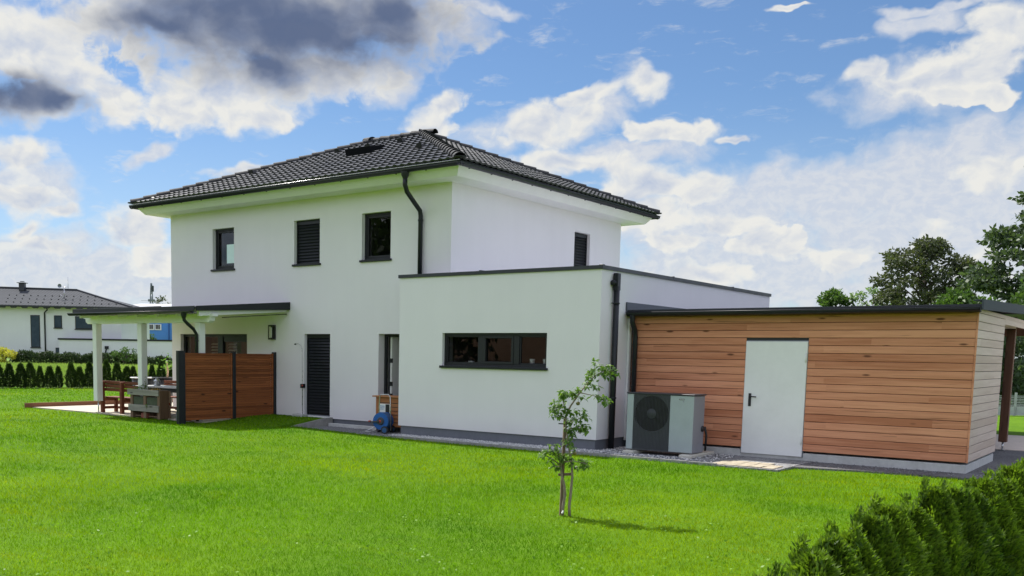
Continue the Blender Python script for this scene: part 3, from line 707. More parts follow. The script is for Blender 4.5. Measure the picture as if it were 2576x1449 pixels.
# side wing downpipe with hopper
c = MB(); dx, dy = AX1+.075, 16.42
c.bbox(dx-.055, dx+.045, dy-.055, dy+.065, 2.98, 3.30, .01)
c.lathe((dx-.02, dy-.13, 3.12), [(.0, 0), (.05, 0), (.05, .09), (.0, .09)], 14, 'y')
c.tube([(dx, dy, 3.06), (dx, dy, .0)], .055, 14)
for z_ in (2.75, 1.0): c.lathe((dx, dy, z_), [(.055, -.015), (.064, -.015), (.064, .015), (.055, .015)], 14); c.beam((dx, dy-.06, z_), (dx-.05, dy-.11, z_), .012)
c.build('downpipe', M_ANTH, H)
c = MB(); c.box(AX1+.004, AX1+.03, 16.95, 24.7, 2.60, 2.80); c.build('roof_flashing', simple('grey_flashing', (.075, .085, .105), .5, .25, 5), H)

# ------------------------------------------------------------------ shed with carport
K = thing('garden_shed', 'larch clad flat roofed shed with white steel door beside the side wing', 'shed', (-5.6, SY, 0))
SZ0, BH = .19, .13
c = MB(); XS0 = AX1+.05; nb_ = 18
SD = (-6.262, -5.187, .08, 2.085)
def boards(c, axis, cc, u0, u1, z0, z1, n, holes=(), sgn=-1, th=.02):
    for k in range(n):
        a_, b2 = z0+k*BH+.0035, min(z1, z0+(k+1)*BH-.0035)
        segs = [(u0, u1)]
        for h in holes:
            if b2 > h[2] and a_ < h[3]:
                if a_ < h[3] < b2: pass
                segs = [(u0, h[0]), (h[1], u1)]
        jt = rnd.uniform(-.0015, .0015)
        for (s0, s1) in segs:
            if axis == 'y': c.bbox(s0, s1, cc+jt, cc+th, a_, b2, .005)
            else: c.bbox(cc-th, cc+jt, s0, s1, a_, b2, .005)
boards(c, 'y', SY, XS0, SX-.026, SZ0, 2.56, 19, [SD])
c.build('front_cladding', M_CLAD, K)
c = MB(); boards(c, 'x', SX, SY+.002, SYB, SZ0, 2.60, 19); c.bbox(SX-.02, SX, SYB+.003, 28.0, 2.44, 2.60, .004); c.build('end_cladding', M_CLADY, K)
c = MB(); c.bbox(SX-.024, SX+.004, SY-.004, SY+.001, SZ0, 2.56, .002); c.build('corner_trim', M_CLAD, K)
c = MB(); c.box(XS0, SX-.03, SY+.025, SYB-.02, .185, 2.60); c.build('wall_core', M_BLACK, K)
c = MB(); c.bbox(AX1-.02+.03, SX-.02, SY+.012, SYB-.005, -.1, .156, .01); c.build('plinth', M_CONC, K)
# steel door
a, b_, e, f = SD
c = MB(); c.bbox(a+.006, b_-.006, SY-.022, SY+.03, e+.01, f-.006, .006); dr = c.build('door', M_DOORW, K)
c = MB(); c.box(a, b_, SY+.006, SY+.06, f-.005, f+.012); c.box(a-.012, a+.005, SY+.004, SY+.06, e, f); c.box(b_-.005, b_+.012, SY+.004, SY+.06, e, f); c.build('door_frame', M_SHEET, dr)
c = MB(); c.bbox(-6.165, -6.115, SY-.036, SY-.0225, .93, 1.16, .005); c.tube([(-6.14, SY-.03, 1.105), (-6.14, SY-.075, 1.105), (-6.01, SY-.08, 1.10)], .011, 8); c.build('handle', M_BLACK, dr)
for z_ in (.30, 1.72):
    c = MB(); c.tube([(b_-.02, SY-.034, z_), (b_-.02, SY-.034, z_+.16)], .010, 8); c.bbox(b_-.06, b_-.02, SY-.028, SY-.0225, z_+.02, z_+.14, .002); c.build('hinge', M_DOORW, dr)
# roof: slopes up gently to the back
YR0, YR1 = 16.98, 30.0; XR0, XR1 = AX1+.035, -2.60
def zr(y): return 2.62+(y-YR0)*.027
c = MB()
v = []
for (x_, y_) in ((XR0, YR0), (XR1, YR0), (XR1, YR1), (XR0, YR1)): v.append((x_, y_, zr(y_)-.04))
v += [(p_[0], p_[1], p_[2]+.075) for p_ in v]
c.add(v, [(3, 2, 1, 0), (4, 5, 6, 7), (0, 1, 5, 4), (1, 2, 6, 5), (2, 3, 7, 6), (3, 0, 4, 7)])
rf = c.build('roof', M_ANTHM, K)
c = MB(); v = []
for y_ in (YR0-.03, YR1):
    v += [(XR1+.002, y_, zr(y_)-.055), (XR1+.03, y_, zr(y_)-.055), (XR1+.03, y_, zr(y_)+.105), (XR1-.12, y_, zr(y_)+.10), (XR1-.12, y_, zr(y_)+.085), (XR1+.002, y_, zr(y_)+.085)]
c.add(v, [(i_, (i_+1) % 6, 6+(i_+1) % 6, 6+i_) for i_ in range(6)]+[(5, 4, 3, 2, 1, 0), (6, 7, 8, 9, 10, 11)]); c.build('verge_trim', simple('verge_sheet', (.07, .08, .095), .8, .15, 3, spec=.15), rf)
c = MB(); gutter_run(c, (XR0+.02, YR0-.06, 2.60), (XR1-.0, YR0-.06, 2.60), (0, -1, 0), .062)
c.box(XR0, XR1, YR0-.02, YR0-.002, 2.53, 2.63)
c.build('gutter', M_ANTH, K)
c = MB(); c.tube([(-8.36, YR0-.06, 2.56), (-8.36, YR0-.06, 2.42), (-8.38, SY-.09, 2.26), (-8.38, SY-.07, 2.15), (-8.38, SY-.07, .0)], .048, 12)
c.lathe((-8.36, YR0-.06, 2.46), [(.055, .1), (.05, .02), (.048, 0)], 12); c.build('downpipe', M_ANTH, K)
for x_ in (XS0+.02,): MB().bbox(AX1+.005, AX1+.045, SY-.12, SY-.02, .17, 2.5, .004).build('filler_strip', M_WHITE, K)
# carport frame
for (x_, y_) in ((-2.87, 22.35), (-2.95, 27.4)):
    c = MB(); c.bbox(x_-.075, x_+.075, y_-.075, y_+.075, .20, 2.42, .008); pz = c.build('post', M_POSTB, K)
    c = MB(); c.tube([(x_, y_, .03), (x_, y_, .2)], .018, 8); c.box(x_-.05, x_+.05, y_-.05, y_+.05, .032, .045); c.build('post_foot', M_STEEL, pz)
for y_ in (22.35, 27.4): MB().bbox(-8.4, -2.79, y_-.07, y_+.07, 2.422, 2.66, .008).build('cross_beam', M_POSTB, K)
MB().bbox(-3.05, -2.79, SYB+.01, 22.27, 2.44, 2.60, .006).build('side_beam', M_CLADY, K)

# ------------------------------------------------------------------ heat pump
hx0, hx1, hy0, hy1, hz0, hz1 = -7.99, -6.735, 16.094, 16.596, .10, 1.135
HP = thing('heat_pump', 'grey air source heat pump with big black fan beside the shed downpipe', 'heat pump', (-7.36, 16.35, .04))
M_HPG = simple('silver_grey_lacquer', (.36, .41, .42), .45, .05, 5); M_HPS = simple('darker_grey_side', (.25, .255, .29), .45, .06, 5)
M_HPD = simple('charcoal_grille', (.048, .053, .060), .55, .15, 6)
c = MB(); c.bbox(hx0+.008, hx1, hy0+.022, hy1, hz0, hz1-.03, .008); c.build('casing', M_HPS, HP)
c = MB(); c.bbox(hx0-.012, hx1+.02, hy0-.012, hy1+.012, hz1-.028, hz1, .006); c.build('lid', M_ANTHM, HP)
c = MB(); c.bbox(hx0, hx0+.125, hy0, hy0+.02, hz0+.01, hz1-.03, .006); c.build('front_panel', M_HPG, HP)
c = MB(); c.bbox(-7.165, hx1+.004, hy0, hy0+.02, hz0+.01, hz1-.03, .006); c.build('front_panel', M_HPG, HP)
gx0, gx1 = hx0+.13, -7.17; fx, fz, fr_ = -7.515, .765, .325
c = MB()
# grille plate with round opening
ring_o = []; N_ = 48
for k in range(N_):
    t = 2*PI*k/N_; ct, st_ = math.cos(t), math.sin(t)
    mx = (gx1-fx) if ct > 0 else (fx-gx0); mz = (hz1-.03-fz) if st_ > 0 else (fz-hz0-.01)
    s_ = min(mx/abs(ct) if abs(ct) > 1e-6 else 9, mz/abs(st_) if abs(st_) > 1e-6 else 9)
    ring_o.append((fx+ct*s_, hy0+.006, fz+st_*s_))
corners = [(gx1, hz1-.03), (gx0, hz1-.03), (gx0, hz0+.01), (gx1, hz0+.01)]
ring_i = [(fx+fr_*math.cos(2*PI*k/N_), hy0+.006, fz+fr_*math.sin(2*PI*k/N_)) for k in range(N_)]
ring_b = [(p_[0], hy0+.021, p_[2]) for p_ in ring_i]
c.add(ring_o+ring_i+ring_b, [(k, (k+1) % N_, N_+(k+1) % N_, N_+k) for k in range(N_)]+[(N_+k, N_+(k+1) % N_, 2*N_+(k+1) % N_, 2*N_+k) for k in range(N_)])
for (x_, z_) in corners:
    near = sorted(range(N_), key=lambda k: (ring_o[k][0]-x_)**2+(ring_o[k][2]-z_)**2)[:2]
    c.add([(x_, hy0+.006, z_), ring_o[near[0]], ring_o[near[1]]], [(0, 1, 2)])
c.build('fan_grille_plate', M_HPD, HP)
c = MB()
for k in range(26):
    x_ = gx0+.012+k*(gx1-gx0-.02)/25; c.box(x_-.0015, x_+.0015, hy0-.001, hy0+.0045, hz0+.03, hz1-.04)
c.build('fan_grille_bars', M_HPD, HP)
c = MB(); c.lathe((fx, hy0+.0195, fz), [(0, 0), (fr_-.004, 0)], 48, 'y')
c.build('fan_housing', simple('fan_black', (.006, .006, .008), .6, .1, 5), HP)
c = MB()
for k in range(7):
    t = 2*PI*k/7; vs = []
    for rr, da in ((.09, 0), (.2, .12), (.31, .18)):
        for w_ in (-.17, .17): vs.append((fx+rr*math.cos(t+da+w_), hy0+.017-(.006 if w_ > 0 else 0), fz+rr*math.sin(t+da+w_)))
    c.add(vs, [(0, 1, 3, 2), (2, 3, 5, 4)])
c.build('fan_blades', MATS['fan_black'], HP)
c = MB(); c.lathe((fx, hy0+.008, fz), [(0, 0), (.085, 0), (.09, .006), (.09, .012)], 32, 'y'); c.build('fan_hub', simple('hub_grey', (.05, .053, .06), .5, .1, 5), HP)
c = MB(); c.bbox(-7.0, -6.905, hy0-.003, hy0+.001, 1.03, 1.052, .001); bdg = c.build('badge', M_BLACK, HP)
c = MB()
for k in range(5): c.box(-6.99+k*.016, -6.98+k*.016, hy0-.0045, hy0-.0031, 1.036, 1.046)
c.build('badge_lettering', M_WHITE, bdg)
c = MB(); c.bbox(-6.93, -6.905, hy0-.002, hy0+.001, .995, 1.012, .001); c.build('badge', M_HPS, HP)
c = MB(); c.lathe((hx1-.002, hy1-.08, .52), [(.0, .03), (.05, .03), (.055, 0)], 12, 'x'); c.tube([(hx1+.01, hy1+.02, .55), (hx1+.03, hy1+.06, .4), (hx1+.02, hy1+.06, .12)], .02, 8); c.build('pipe_connection', M_BLACK, HP)
for x_ in (-7.88, -6.85):
    c = MB(); c.bbox(x_-.04, x_+.04, hy0+.04, hy1-.03, .09, .101, .002); c.build('foot', M_BLACK, HP)
for x_, lab in ((-7.88, 'pale concrete bar under the left end of the heat pump'), (-6.80, 'pale concrete bar under the right end of the heat pump')):
    c = MB(); c.bbox(x_-.11, x_+.11, 15.95, 17.05, .0, .089, .018); tag(c.build('concrete_block', simple('pale_concrete_'+str(x_), (.52, .50, .43), .9, .15, 6, .3), loc=(x_, 16.4, 0)), lab, 'block', 'concrete bars under the heat pump')

# ------------------------------------------------------------------ steps and retaining pieces at the back door
c = MB(); v = [(-15.96, 15.2, -.05), (-15.96, 16.68, -.05), (-15.96, 16.68, .235), (-15.96, 16.35, .215), (-15.96, 15.25, .075)]
v += [(-15.90, p_[1], p_[2]) for p_ in v]
c.add(v, [(4, 3, 2, 1, 0), (5, 6, 7, 8, 9)]+[(i_, (i_+1) % 5, 5+(i_+1) % 5, 5+i_) for i_ in range(5)])
tag(c.build('retaining_board', M_CONCD, loc=(-15.93, 15.9, 0)), 'sloping concrete edging stone holding the raised lawn by the shuttered door', 'edging')
c = MB(); c.bbox(-15.88, -13.9, 16.50, 16.57, -.02, .11, .008); tag(c.build('kerb_stone', M_CONC, loc=(-14.9, 16.5, 0)), 'long pale concrete kerb lying in the gravel behind the hose reel', 'kerb')
c = MB(); c.bbox(-17.05, -16.72, 16.45, 16.66, .1, .27, .01); tag(c.build('shower_base', M_CONC, loc=(-16.9, 16.55, .1)), 'small concrete block at the foot of the garden shower', 'block')
# garden shower
gs = thing('garden_shower', 'thin steel outdoor shower pipe with curved head beside the shuttered door', 'shower', (-16.85, 16.6, .27))
c = MB(); c.tube([(-16.82, 16.58, .271), (-16.82, 16.58, 1.0), (-16.83, 16.57, 1.84), (-16.86, 16.56, 1.92), (-16.92, 16.54, 1.96), (-16.97, 16.52, 1.965)], .009, 8); c.build('pipe', M_STEEL, gs)
c = MB(); c.lathe((-17.0, 16.51, 1.935), [(.0, 0), (.028, 0), (.03, .012), (.012, .035), (0, .035)], 12); c.build('shower_head', M_BLACK, gs)
c = MB(); c.bbox(-16.85, -16.79, 16.52, 16.66, .90, 1.0, .012); vb = c.build('valve', M_BLACK, gs); c = MB(); c.lathe((-16.79, 16.54, .96), [(0, .02), (.02, .02), (.02, 0)], 10, 'x'); c.build('red_knob', M_RED, vb)
# ------------------------------------------------------------------ wooden cabinet with lid, picture card, hose reel
M_CAB = wood('orange_timber', (.34, .13, .05), (.55, .27, .125), 'x', knots=False)
CB = thing('storage_cabinet', 'orange brown slatted wooden cabinet standing in front of the open back door', 'cabinet', (-13.85, 16.35, .03))
c = MB(); c.bbox(-14.15, -13.36, 16.22, 16.6, .16, .80, .006); c.build('body', M_CAB, CB)
c = MB(); c.bbox(-14.22, -13.34, 16.17, 16.64, .802, .832, .006); c.build('lid', M_CAB, CB)
c = MB()
for k in range(6): c.bbox(-14.05, -13.50, 16.212, 16.2195, .25+k*.085, .262+k*.085, .001)
c.build('slat_gap', M_BLACK, CB)
for x_ in (-14.13, -13.44): MB().bbox(x_, x_+.06, 16.24, 16.58, .03, .158, .004).build('leg', M_CAB, CB)
for x_ in (-14.0, -13.62):
    c = MB(); c.lathe((x_, 16.16, .10), [(0, -.02), (.07, -.02), (.075, 0), (.07, .02), (0, .02)], 16, 'x'); c.build('wheel', M_BLACK, CB)
pc = thing('picture_card', 'white and dark printed card leaning against the wooden cabinet', 'card', (-13.87, 16.19, .35))
c = MB(); c.bbox(-14.03, -13.72, 16.195, 16.203, .42, .66, .001); c.build('card', M_WHITE, pc)
c = MB(); c.box(-13.84, -13.73, 16.19, 16.1945, .43, .65); c.build('dark_picture', M_BLACK, pc)
c = MB(); c.box(-14.0, -13.87, 16.19, 16.1945, .60, .615); c.box(-14.0, -13.87, 16.19, 16.1945, .565, .575); c.box(-14.0, -13.9, 16.19, 16.1945, .535, .545); c.box(-14.02, -13.86, 16.19, 16.1945, .44, .475); c.build('blue_print', simple('blue_print', (.1, .22, .42), .6, .1, 5), pc)
HR = thing('hose_reel', 'blue garden hose reel on a metal trolley by the back door', 'hose reel', (-13.72, 15.98, .03))
M_BLUE = simple('blue_plastic', (.008, .10, .36), .4, .12, 8); M_HOSE = simple('dark_blue_hose', (.02, .07, .17), .5, .2, 8)
hc = Vector((-13.72, 15.98, .30)); ax = Vector((.72, .69, 0)).normalized(); si = Vector((-.69, .72, 0)).normalized()   # reel axis, sideways
def disc(mb, c0, c1, r, n=24, r2=None):
    c0 = Vector(c0); c1 = Vector(c1); a_ = (c1-c0).normalized(); o1 = a_.cross(Vector((0, 0, 1))).normalized(); o2 = Vector((0, 0, 1))
    vs = []
    for p_, rr in ((c0, r), (c1, r2 or r)):
        vs += [p_+(o1*math.cos(2*PI*k/n)+o2*math.sin(2*PI*k/n))*rr for k in range(n)]
    mb.add(vs, [tuple(reversed(range(n))), tuple(range(n, 2*n))]+[(k, (k+1) % n, n+(k+1) % n, n+k) for k in range(n)])
axf = Vector((.35, -.94, 0)).normalized(); axf = Vector((-.62, -.785, 0)).normalized()
axf = Vector((.25, -.97, 0)).normalized()
lat = Vector((.97, .25, 0))
c = MB(); disc(c, hc+axf*.12, hc+axf*.135, .185); c.build('reel_disc', M_BLUE, HR)
c = MB(); disc(c, hc-axf*.135, hc-axf*.12, .185); c.build('reel_disc', M_BLUE, HR)
c = MB()
for k in range(5):
    for rr in (.138, .163):
        p_ = hc+axf*(-.09+k*.045); pts = [p_+(lat*math.cos(t)+Vector((0, 0, 1))*math.sin(t))*rr for t in np.linspace(0, 2*PI, 25)]
        c.tube(pts, .0215, 6, False)
c.build('hose_coil', M_HOSE, HR)
c = MB(); disc(c, hc+axf*.136, hc+axf*.17, .09, 18, .07); c.beam(hc+axf*.16-lat*.02, hc+axf*.19-lat*.21+Vector((0, 0, -.02)), .07, .03); c.build('hub_and_crank', M_HPD, HR)
c = MB(); c.tube([hc+axf*.19-lat*.21, hc+axf*.26-lat*.22], .016, 8); c.build('crank_grip', M_RED, HR); c = MB(); c.lathe(tuple(hc+axf*.175), [(0, 0), (.03, 0), (.03, .012)], 10, 'y'); c.build('red_knob', M_RED, HR)
c = MB(); U = Vector((0, 0, 1))
hp = [hc-lat*.11-U*.2, hc-lat*.10+U*.3, hc-lat*.09+U*.53, hc-lat*.05+U*.575, hc+lat*.12+U*.575, hc+lat*.16+U*.53, hc+lat*.17+U*.3, hc+lat*.18-U*.2]
c.tube(hp, .012, 8)
c.tube([hc-lat*.11-U*.1+axf*.02, hc-lat*.36-U*.22+axf*.05, hc-lat*.46-U*.265+axf*.08], .011, 8)
c.tube([hc-lat*.46-U*.265+axf*.08, hc-lat*.40-U*.262-axf*.12, hc-lat*.11-U*.2-axf*.1], .011, 8)
c.build('trolley_frame', M_STEEL, HR)
for s_ in (1, -1):
    c = MB(); w_ = hc+lat*.13-U*.185+axf*(.19*s_); disc(c, w_-axf*.02, w_+axf*.02, .085, 20); wh = c.build('wheel', M_BLACK, HR)
    c = MB(); disc(c, w_+axf*.0205, w_+axf*.024, .055, 16); c.build('rim', simple('rim_blue'+str(s_), (.02, .08, .2), .4, .1, 5), wh)

# ------------------------------------------------------------------ pergola
PG = thing('pergola', 'white timber terrace roof on three posts with dark gutter', 'pergola', (-20, 14.5, .12))
def pz_(y): return 2.60+(y-14.0)*.078
for k, x_ in enumerate((-22.19, -20.27, -18.05)):
    c = MB(); c.bbox(x_-.085, x_+.085, 14.40, 14.57, .42, 2.398, .008); po = c.build('post', M_WHITE, PG)
    c = MB(); c.tube([(x_, 14.485, .121), (x_, 14.485, .42)], .017, 8); c.box(x_-.05, x_+.05, 14.43, 14.54, .121, .135); c.build('post_foot', M_STEEL, po)
c = MB(); c.bbox(-22.52, -17.66, 14.41, 14.56, 2.40, 2.60, .01)
for s_, x_ in ((-1, -22.52), (1, -17.66)):
    v = [(x_, 14.41, 2.60), (x_+s_*.16, 14.41, 2.60), (x_+s_*.16, 14.41, 2.54), (x_+s_*.07, 14.41, 2.53), (x_+s_*.05, 14.41, 2.44), (x_, 14.41, 2.42)]
    v += [(p_[0], 14.56, p_[2]) for p_ in v]
    c.add(v, [tuple(range(6)), tuple(range(11, 5, -1))]+[(i_, (i_+1) % 6, 6+(i_+1) % 6, 6+i_) for i_ in range(6)])
c.build('front_beam', M_WHITE, PG)
xf0, xf1 = -22.42, -17.62
for k in range(7):
    x_ = xf0+.06+k*(xf1-xf0-.1)/6
    xb = x_+(.16 if k == 6 else 0.0)
    c = MB(); c.beam((x_, 14.12, pz_(14.12)-.0), (xb, Y0-.01, pz_(Y0)+.0), .08, .15); c.build('rafter', M_WHITE, PG)
c = MB(); v = [(xf0, 14.05, pz_(14.05)+.08), (xf1, 14.05, pz_(14.05)+.08), (-17.42, Y0-.005, pz_(Y0)+.08), (xf0, Y0-.005, pz_(Y0)+.08)]
c.add(v+[(p_[0], p_[1], p_[2]+.02) for p_ in v], [(3, 2, 1, 0), (4, 5, 6, 7), (0, 1, 5, 4), (1, 2, 6, 5), (2, 3, 7, 6), (3, 0, 4, 7)]); c.build('roof_deck', M_WHITE, PG)
c = MB(); zf = .10; v = [(xf0-.02, 13.98, pz_(13.98)+zf), (xf1+.03, 13.98, pz_(13.98)+zf), (-17.38, Y0-.004, pz_(Y0)+zf), (xf0-.02, Y0-.004, pz_(Y0)+zf)]
c.add(v+[(p_[0], p_[1], p_[2]+.03) for p_ in v], [(3, 2, 1, 0), (4, 5, 6, 7), (0, 1, 5, 4), (1, 2, 6, 5), (2, 3, 7, 6), (3, 0, 4, 7)])
rfp = c.build('roof', M_ANTHM, PG)
for (xa, xb) in ((xf1+.035, -17.375), (xf0-.05, xf0-.05)):
    c = MB(); v = []
    for (x_, y_, zt, zb_) in ((xa, 13.99, pz_(13.99)+.155, pz_(13.99)+.045), (xb, Y0-.006, pz_(Y0)+.16, pz_(Y0)-.03)):
        v += [(x_, y_, zb_), (x_+.025, y_, zb_), (x_+.025, y_, zt), (x_, y_, zt)]
    c.add(v, [(0, 1, 2, 3), (7, 6, 5, 4), (0, 4, 5, 1), (1, 5, 6, 2), (2, 6, 7, 3), (3, 7, 4, 0)]); c.build('verge_trim', M_ANTH, rfp)
c = MB(); c.beam((-17.58, 14.75, pz_(14.7)-.13), (-17.46, Y0-.02, pz_(Y0)-.13), .03, .02); c.build('light_strip', M_BLACK, PG)
c = MB(); gutter_run(c, (xf0-.1, 13.91, 2.645), (xf1+.02, 13.91, 2.645), (0, -1, 0), .06)
c.bbox(xf0-.03, xf1+.03, 13.955, 13.978, 2.655, 2.755, .004)
for k in range(6): x_ = xf0+.25+k*.85; c.beam((x_, 13.99, 2.60), (x_, 13.89, 2.585), .025, .012)
c.build('gutter', M_ANTH, PG)
c = MB(); x_ = -17.93; c.lathe((x_, 13.93, 2.50), [(.07, .13), (.065, .05), (.038, -.03)], 12)
c.tube([(x_, 13.93, 2.54), (x_, 13.94, 2.44), (x_-.01, 14.04, 2.36), (x_-.03, 14.22, 2.25), (x_-.035, 14.32, 2.12), (x_-.035, 14.32, .13)], .04, 10)
c.lathe((x_-.035, 14.32, 1.98), [(.037, -.015), (.047, -.015), (.047, .015), (.037, .015)], 10)
c.build('downpipe', M_ANTH, PG)

# ------------------------------------------------------------------ privacy screen
PS = thing('privacy_screen', 'red brown slatted privacy screen with dark metal posts beside the terrace', 'screen', (-17.86, 15.2, .15))
for (ya, yb) in ((13.70, 13.89), (15.285, 15.375), (16.60, 16.68)):
    yb2 = min(yb, Y0-.004); c = MB(); c.bbox(-17.93, -17.835, ya, yb2, .02, 1.75, .006); c.build('post', M_ANTH, PS)
r_ = random.Random(5)
for (ya, yb) in ((13.892, 15.283), (15.377, 16.598)):
    c = MB(); z_ = .17
    while z_ < 1.70:
        h_ = r_.choice((.044, .048, .05)); jt = r_.uniform(-.002, .002)
        c.bbox(-17.885+jt, -17.862+jt, ya+.004, yb-.055, z_, z_+h_, .003); z_ += .055
    c.bbox(-17.895, -17.852, yb-.05, yb-.004, .16, 1.715, .004)
    c.bbox(-17.91, -17.886, ya+.01, yb-.06, .2, 1.66, .004)
    c.build('slat_panel', M_SCREEN, PS)

# ------------------------------------------------------------------ terrace furniture
TZ = .12
def bench(name, label, x0_, x1_, yb_, yf_, sgn):
    B = thing(name, label, 'bench', ((x0_+x1_)/2, (yb_+yf_)/2, TZ), 'red brown timber benches on the terrace')
    xm = [x0_+.05, (x0_+x1_)/2, x1_-.05]
    for x_ in xm:
        c = MB(); c.bbox(x_-.045, x_+.045, yb_-.045, yb_+.045, TZ, TZ+.80, .006); c.build('back_leg', M_BENCH, B)
        c = MB(); c.bbox(x_-.04, x_+.04, yf_-.04, yf_+.04, TZ, TZ+.38, .006); c.build('front_leg', M_BENCH, B)
        c = MB(); ya, yb2 = sorted((yb_+.046*sgn, yf_-.041*sgn)); c.bbox(x_-.025, x_+.025, ya, yb2, TZ+.09, TZ+.16, .004); c.bbox(x_-.02, x_+.02, ya, yb2, TZ+.30, TZ+.378, .004); c.build('side_rail', M_BENCH, B)
    for k in range(3):
        c = MB(); y_ = yb_+.06*sgn; z_ = TZ+.56+k*.095; c.bbox(x0_-.03, x1_+.03, y_-.012, y_+.012, z_, z_+.075, .004); c.build('back_slat', M_BENCH, B)
    c = MB(); ya, yb2 = sorted((yb_+.08*sgn, yf_+.05*sgn)); w_ = (yb2-ya)/4
    for k in range(4): c.bbox(x0_-.02, x1_+.02, ya+k*w_+.004, ya+(k+1)*w_-.004, TZ+.381, TZ+.412, .004)
    c.build('seat', M_BENCH, B)
    c = MB(); c.bbox(x0_+.1, x1_-.1, yf_-.02, yf_+.02, TZ+.09, TZ+.15, .004); c.build('stretcher', M_BENCH, B)
    return B
bench('garden_bench', 'red brown timber bench with slatted back on the near side of the terrace table', -22.25, -20.45, 14.62, 15.02, 1)
bench('garden_bench', 'red brown timber bench on the house side of the table, mostly hidden', -21.9, -19.7, 16.42, 16.02, -1)
T = thing('dining_table', 'garden dining table with pale top and dark rim under the pergola', 'table', (-20.7, 15.5, TZ))
c = MB(); c.bbox(-21.5, -19.5, 15.13, 15.88, .80, .835, .006); c.build('tabletop', simple('pale_table_top', (.62, .61, .58), .45, .06, 4), T)
c = MB(); c.bbox(-21.46, -19.54, 15.17, 15.84, .70, .798, .006); c.build('apron', M_BLACK, T)
for x_ in (-21.4, -19.66):
    for y_ in (15.2, 15.75): c = MB(); c.bbox(x_, x_+.07, y_, y_+.07, TZ, .699, .005); c.build('leg', M_BENCH, T)
LN = thing('lantern', 'silver metal lantern standing on the dining table', 'lantern', (-21.0, 15.45, .835))
c = MB(); c.lathe((-21.0, 15.45, .836), [(0, 0), (.085, 0), (.085, .02), (.08, .03), (.0, .03)], 12); c.lathe((-21.0, 15.45, .95), [(.085, 0), (.088, .015), (.05, .05), (.045, .07), (0, .075)], 12)
for k in range(4):
    t = PI/4+PI*k/2; c.beam((-21+.078*math.cos(t), 15.45+.078*math.sin(t), .86), (-21+.078*math.cos(t), 15.45+.078*math.sin(t), .95), .012)
c.tube([(-21.04, 15.45, 1.01), (-21.04, 15.45, 1.045), (-20.96, 15.45, 1.045), (-20.96, 15.45, 1.01)], .006, 6); c.build('frame', M_STEEL, LN)
c = MB(); c.lathe((-21.0, 15.45, .866), [(.0, 0), (.065, 0), (.065, .083), (0, .083)], 12); c.build('glass_body', simple('frosted_lantern_glass', (.5, .52, .52), .2, .1, 9), LN)
# pallet planter
PP = thing('pallet_planter', 'upright weathered pallet planter standing at the terrace edge', 'planter', (-19.75, 14.3, TZ-.02))
for (z0_, z1_) in ((.66, .80), (.27, .43)):
    c = MB(); c.bbox(-20.46 if z0_ > .5 else -20.43, -19.22, 14.16, 14.185, z0_, z1_, .005); c.build('plank', M_PALLET, PP)
c = MB(); c.bbox(-20.36, -19.16, 14.46, 14.48, .12, .44, .004); c.bbox(-20.36, -19.16, 14.46, 14.48, .50, .78, .004); c.build('back_plank', M_PALLETB, PP)
for x_ in (-20.33, -19.80, -19.25):
    for (z0_, z1_) in ((.105, .66),):
        c = MB(); c.bbox(x_-.05, x_+.05, 14.187, 14.455, z0_, .795, .008); c.build('stringer', M_PALLETB, PP)
M_BAG = simple('mossy_liner', (.07, .085, .05), .95, .35, 9, .5, 30)
for (a_, b2) in ((-20.27, -19.86), (-19.74, -19.31)):
    c = MB(); c.bbox(a_, b2, 14.20, 14.44, .36, .62, .02); c.build('soil_box', M_BAG, PP)
c = MB(); c.bbox(-20.27, -19.31, 14.25, 14.44, .14, .17, .004); c.build('bottom_shelf', M_PALLETB, PP)
c = MB(); c.bbox(-19.98, -19.74, 14.21, 14.30, .11, .23, .006); tag(c.build('brick', simple('red_brick', (.24, .075, .05), .85, .15, 8), loc=(-19.86, 14.25, .11)), 'reddish brick lying under the pallet planter', 'brick')
# small plants
def leafcloud(c, cen, n, spread, size, rr, droop=.3):
    cen = Vector(cen)
    for k in range(n):
        d_ = Vector((rr.gauss(0, 1), rr.gauss(0, 1), rr.gauss(0, .8))); p_ = cen+Vector((d_.x*spread[0], d_.y*spread[1], abs(d_.z)*spread[2]))
        l_ = Vector((rr.uniform(-1, 1), rr.uniform(-1, 1), rr.uniform(-.5, .8))).normalized()*size*rr.uniform(.6, 1.2); s_ = l_.cross(Vector((rr.uniform(-1, 1), rr.uniform(-1, 1), 1))).normalized()*l_.length*.32
        c.add([p_, p_+l_*.5+s_, p_+l_, p_+l_*.5-s_], [(0, 1, 2, 3)])
M_LEAFG = leafmat('garden_leaf', (.05, .12, .02), (.16, .30, .05)); M_LEAFR = leafmat('rosemary_leaf', (.09, .13, .07), (.2, .26, .12)); M_FLOW = simple('yellow_flower', (.55, .35, .05), .6, .3, 20)
def small_plant(name, label, cen, n, spread, size, mat, seed, stem=None):
    P_ = thing(name, label, 'plant', cen, 'small plants in and around the pallet planter'); rr = random.Random(seed); c = MB(); leafcloud(c, cen, n, spread, size, rr); c.build('foliage', mat, P_)
    c = MB(); top = Vector(cen)+Vector((0, 0, stem or spread[2])); c.tube([Vector(cen)-Vector((0, 0, .06)), top], .005, 5); c.build('stem', M_BARK, P_)
small_plant('strawberry_plant', 'bright green leafy plant at the left end of the pallet planter top', (-20.2, 14.32, .80), 60, (.05, .04, .05), .05, M_LEAFG, 1)
small_plant('herb_plant', 'tall grey green herb spike rising from the pallet planter', (-19.92, 14.32, .80), 90, (.022, .02, .13), .045, M_LEAFR, 2, .25)
small_plant('flowering_plant', 'low yellow and red flowers on the right part of the pallet planter', (-19.5, 14.32, .80), 60, (.12, .04, .02), .03, M_FLOW, 3)
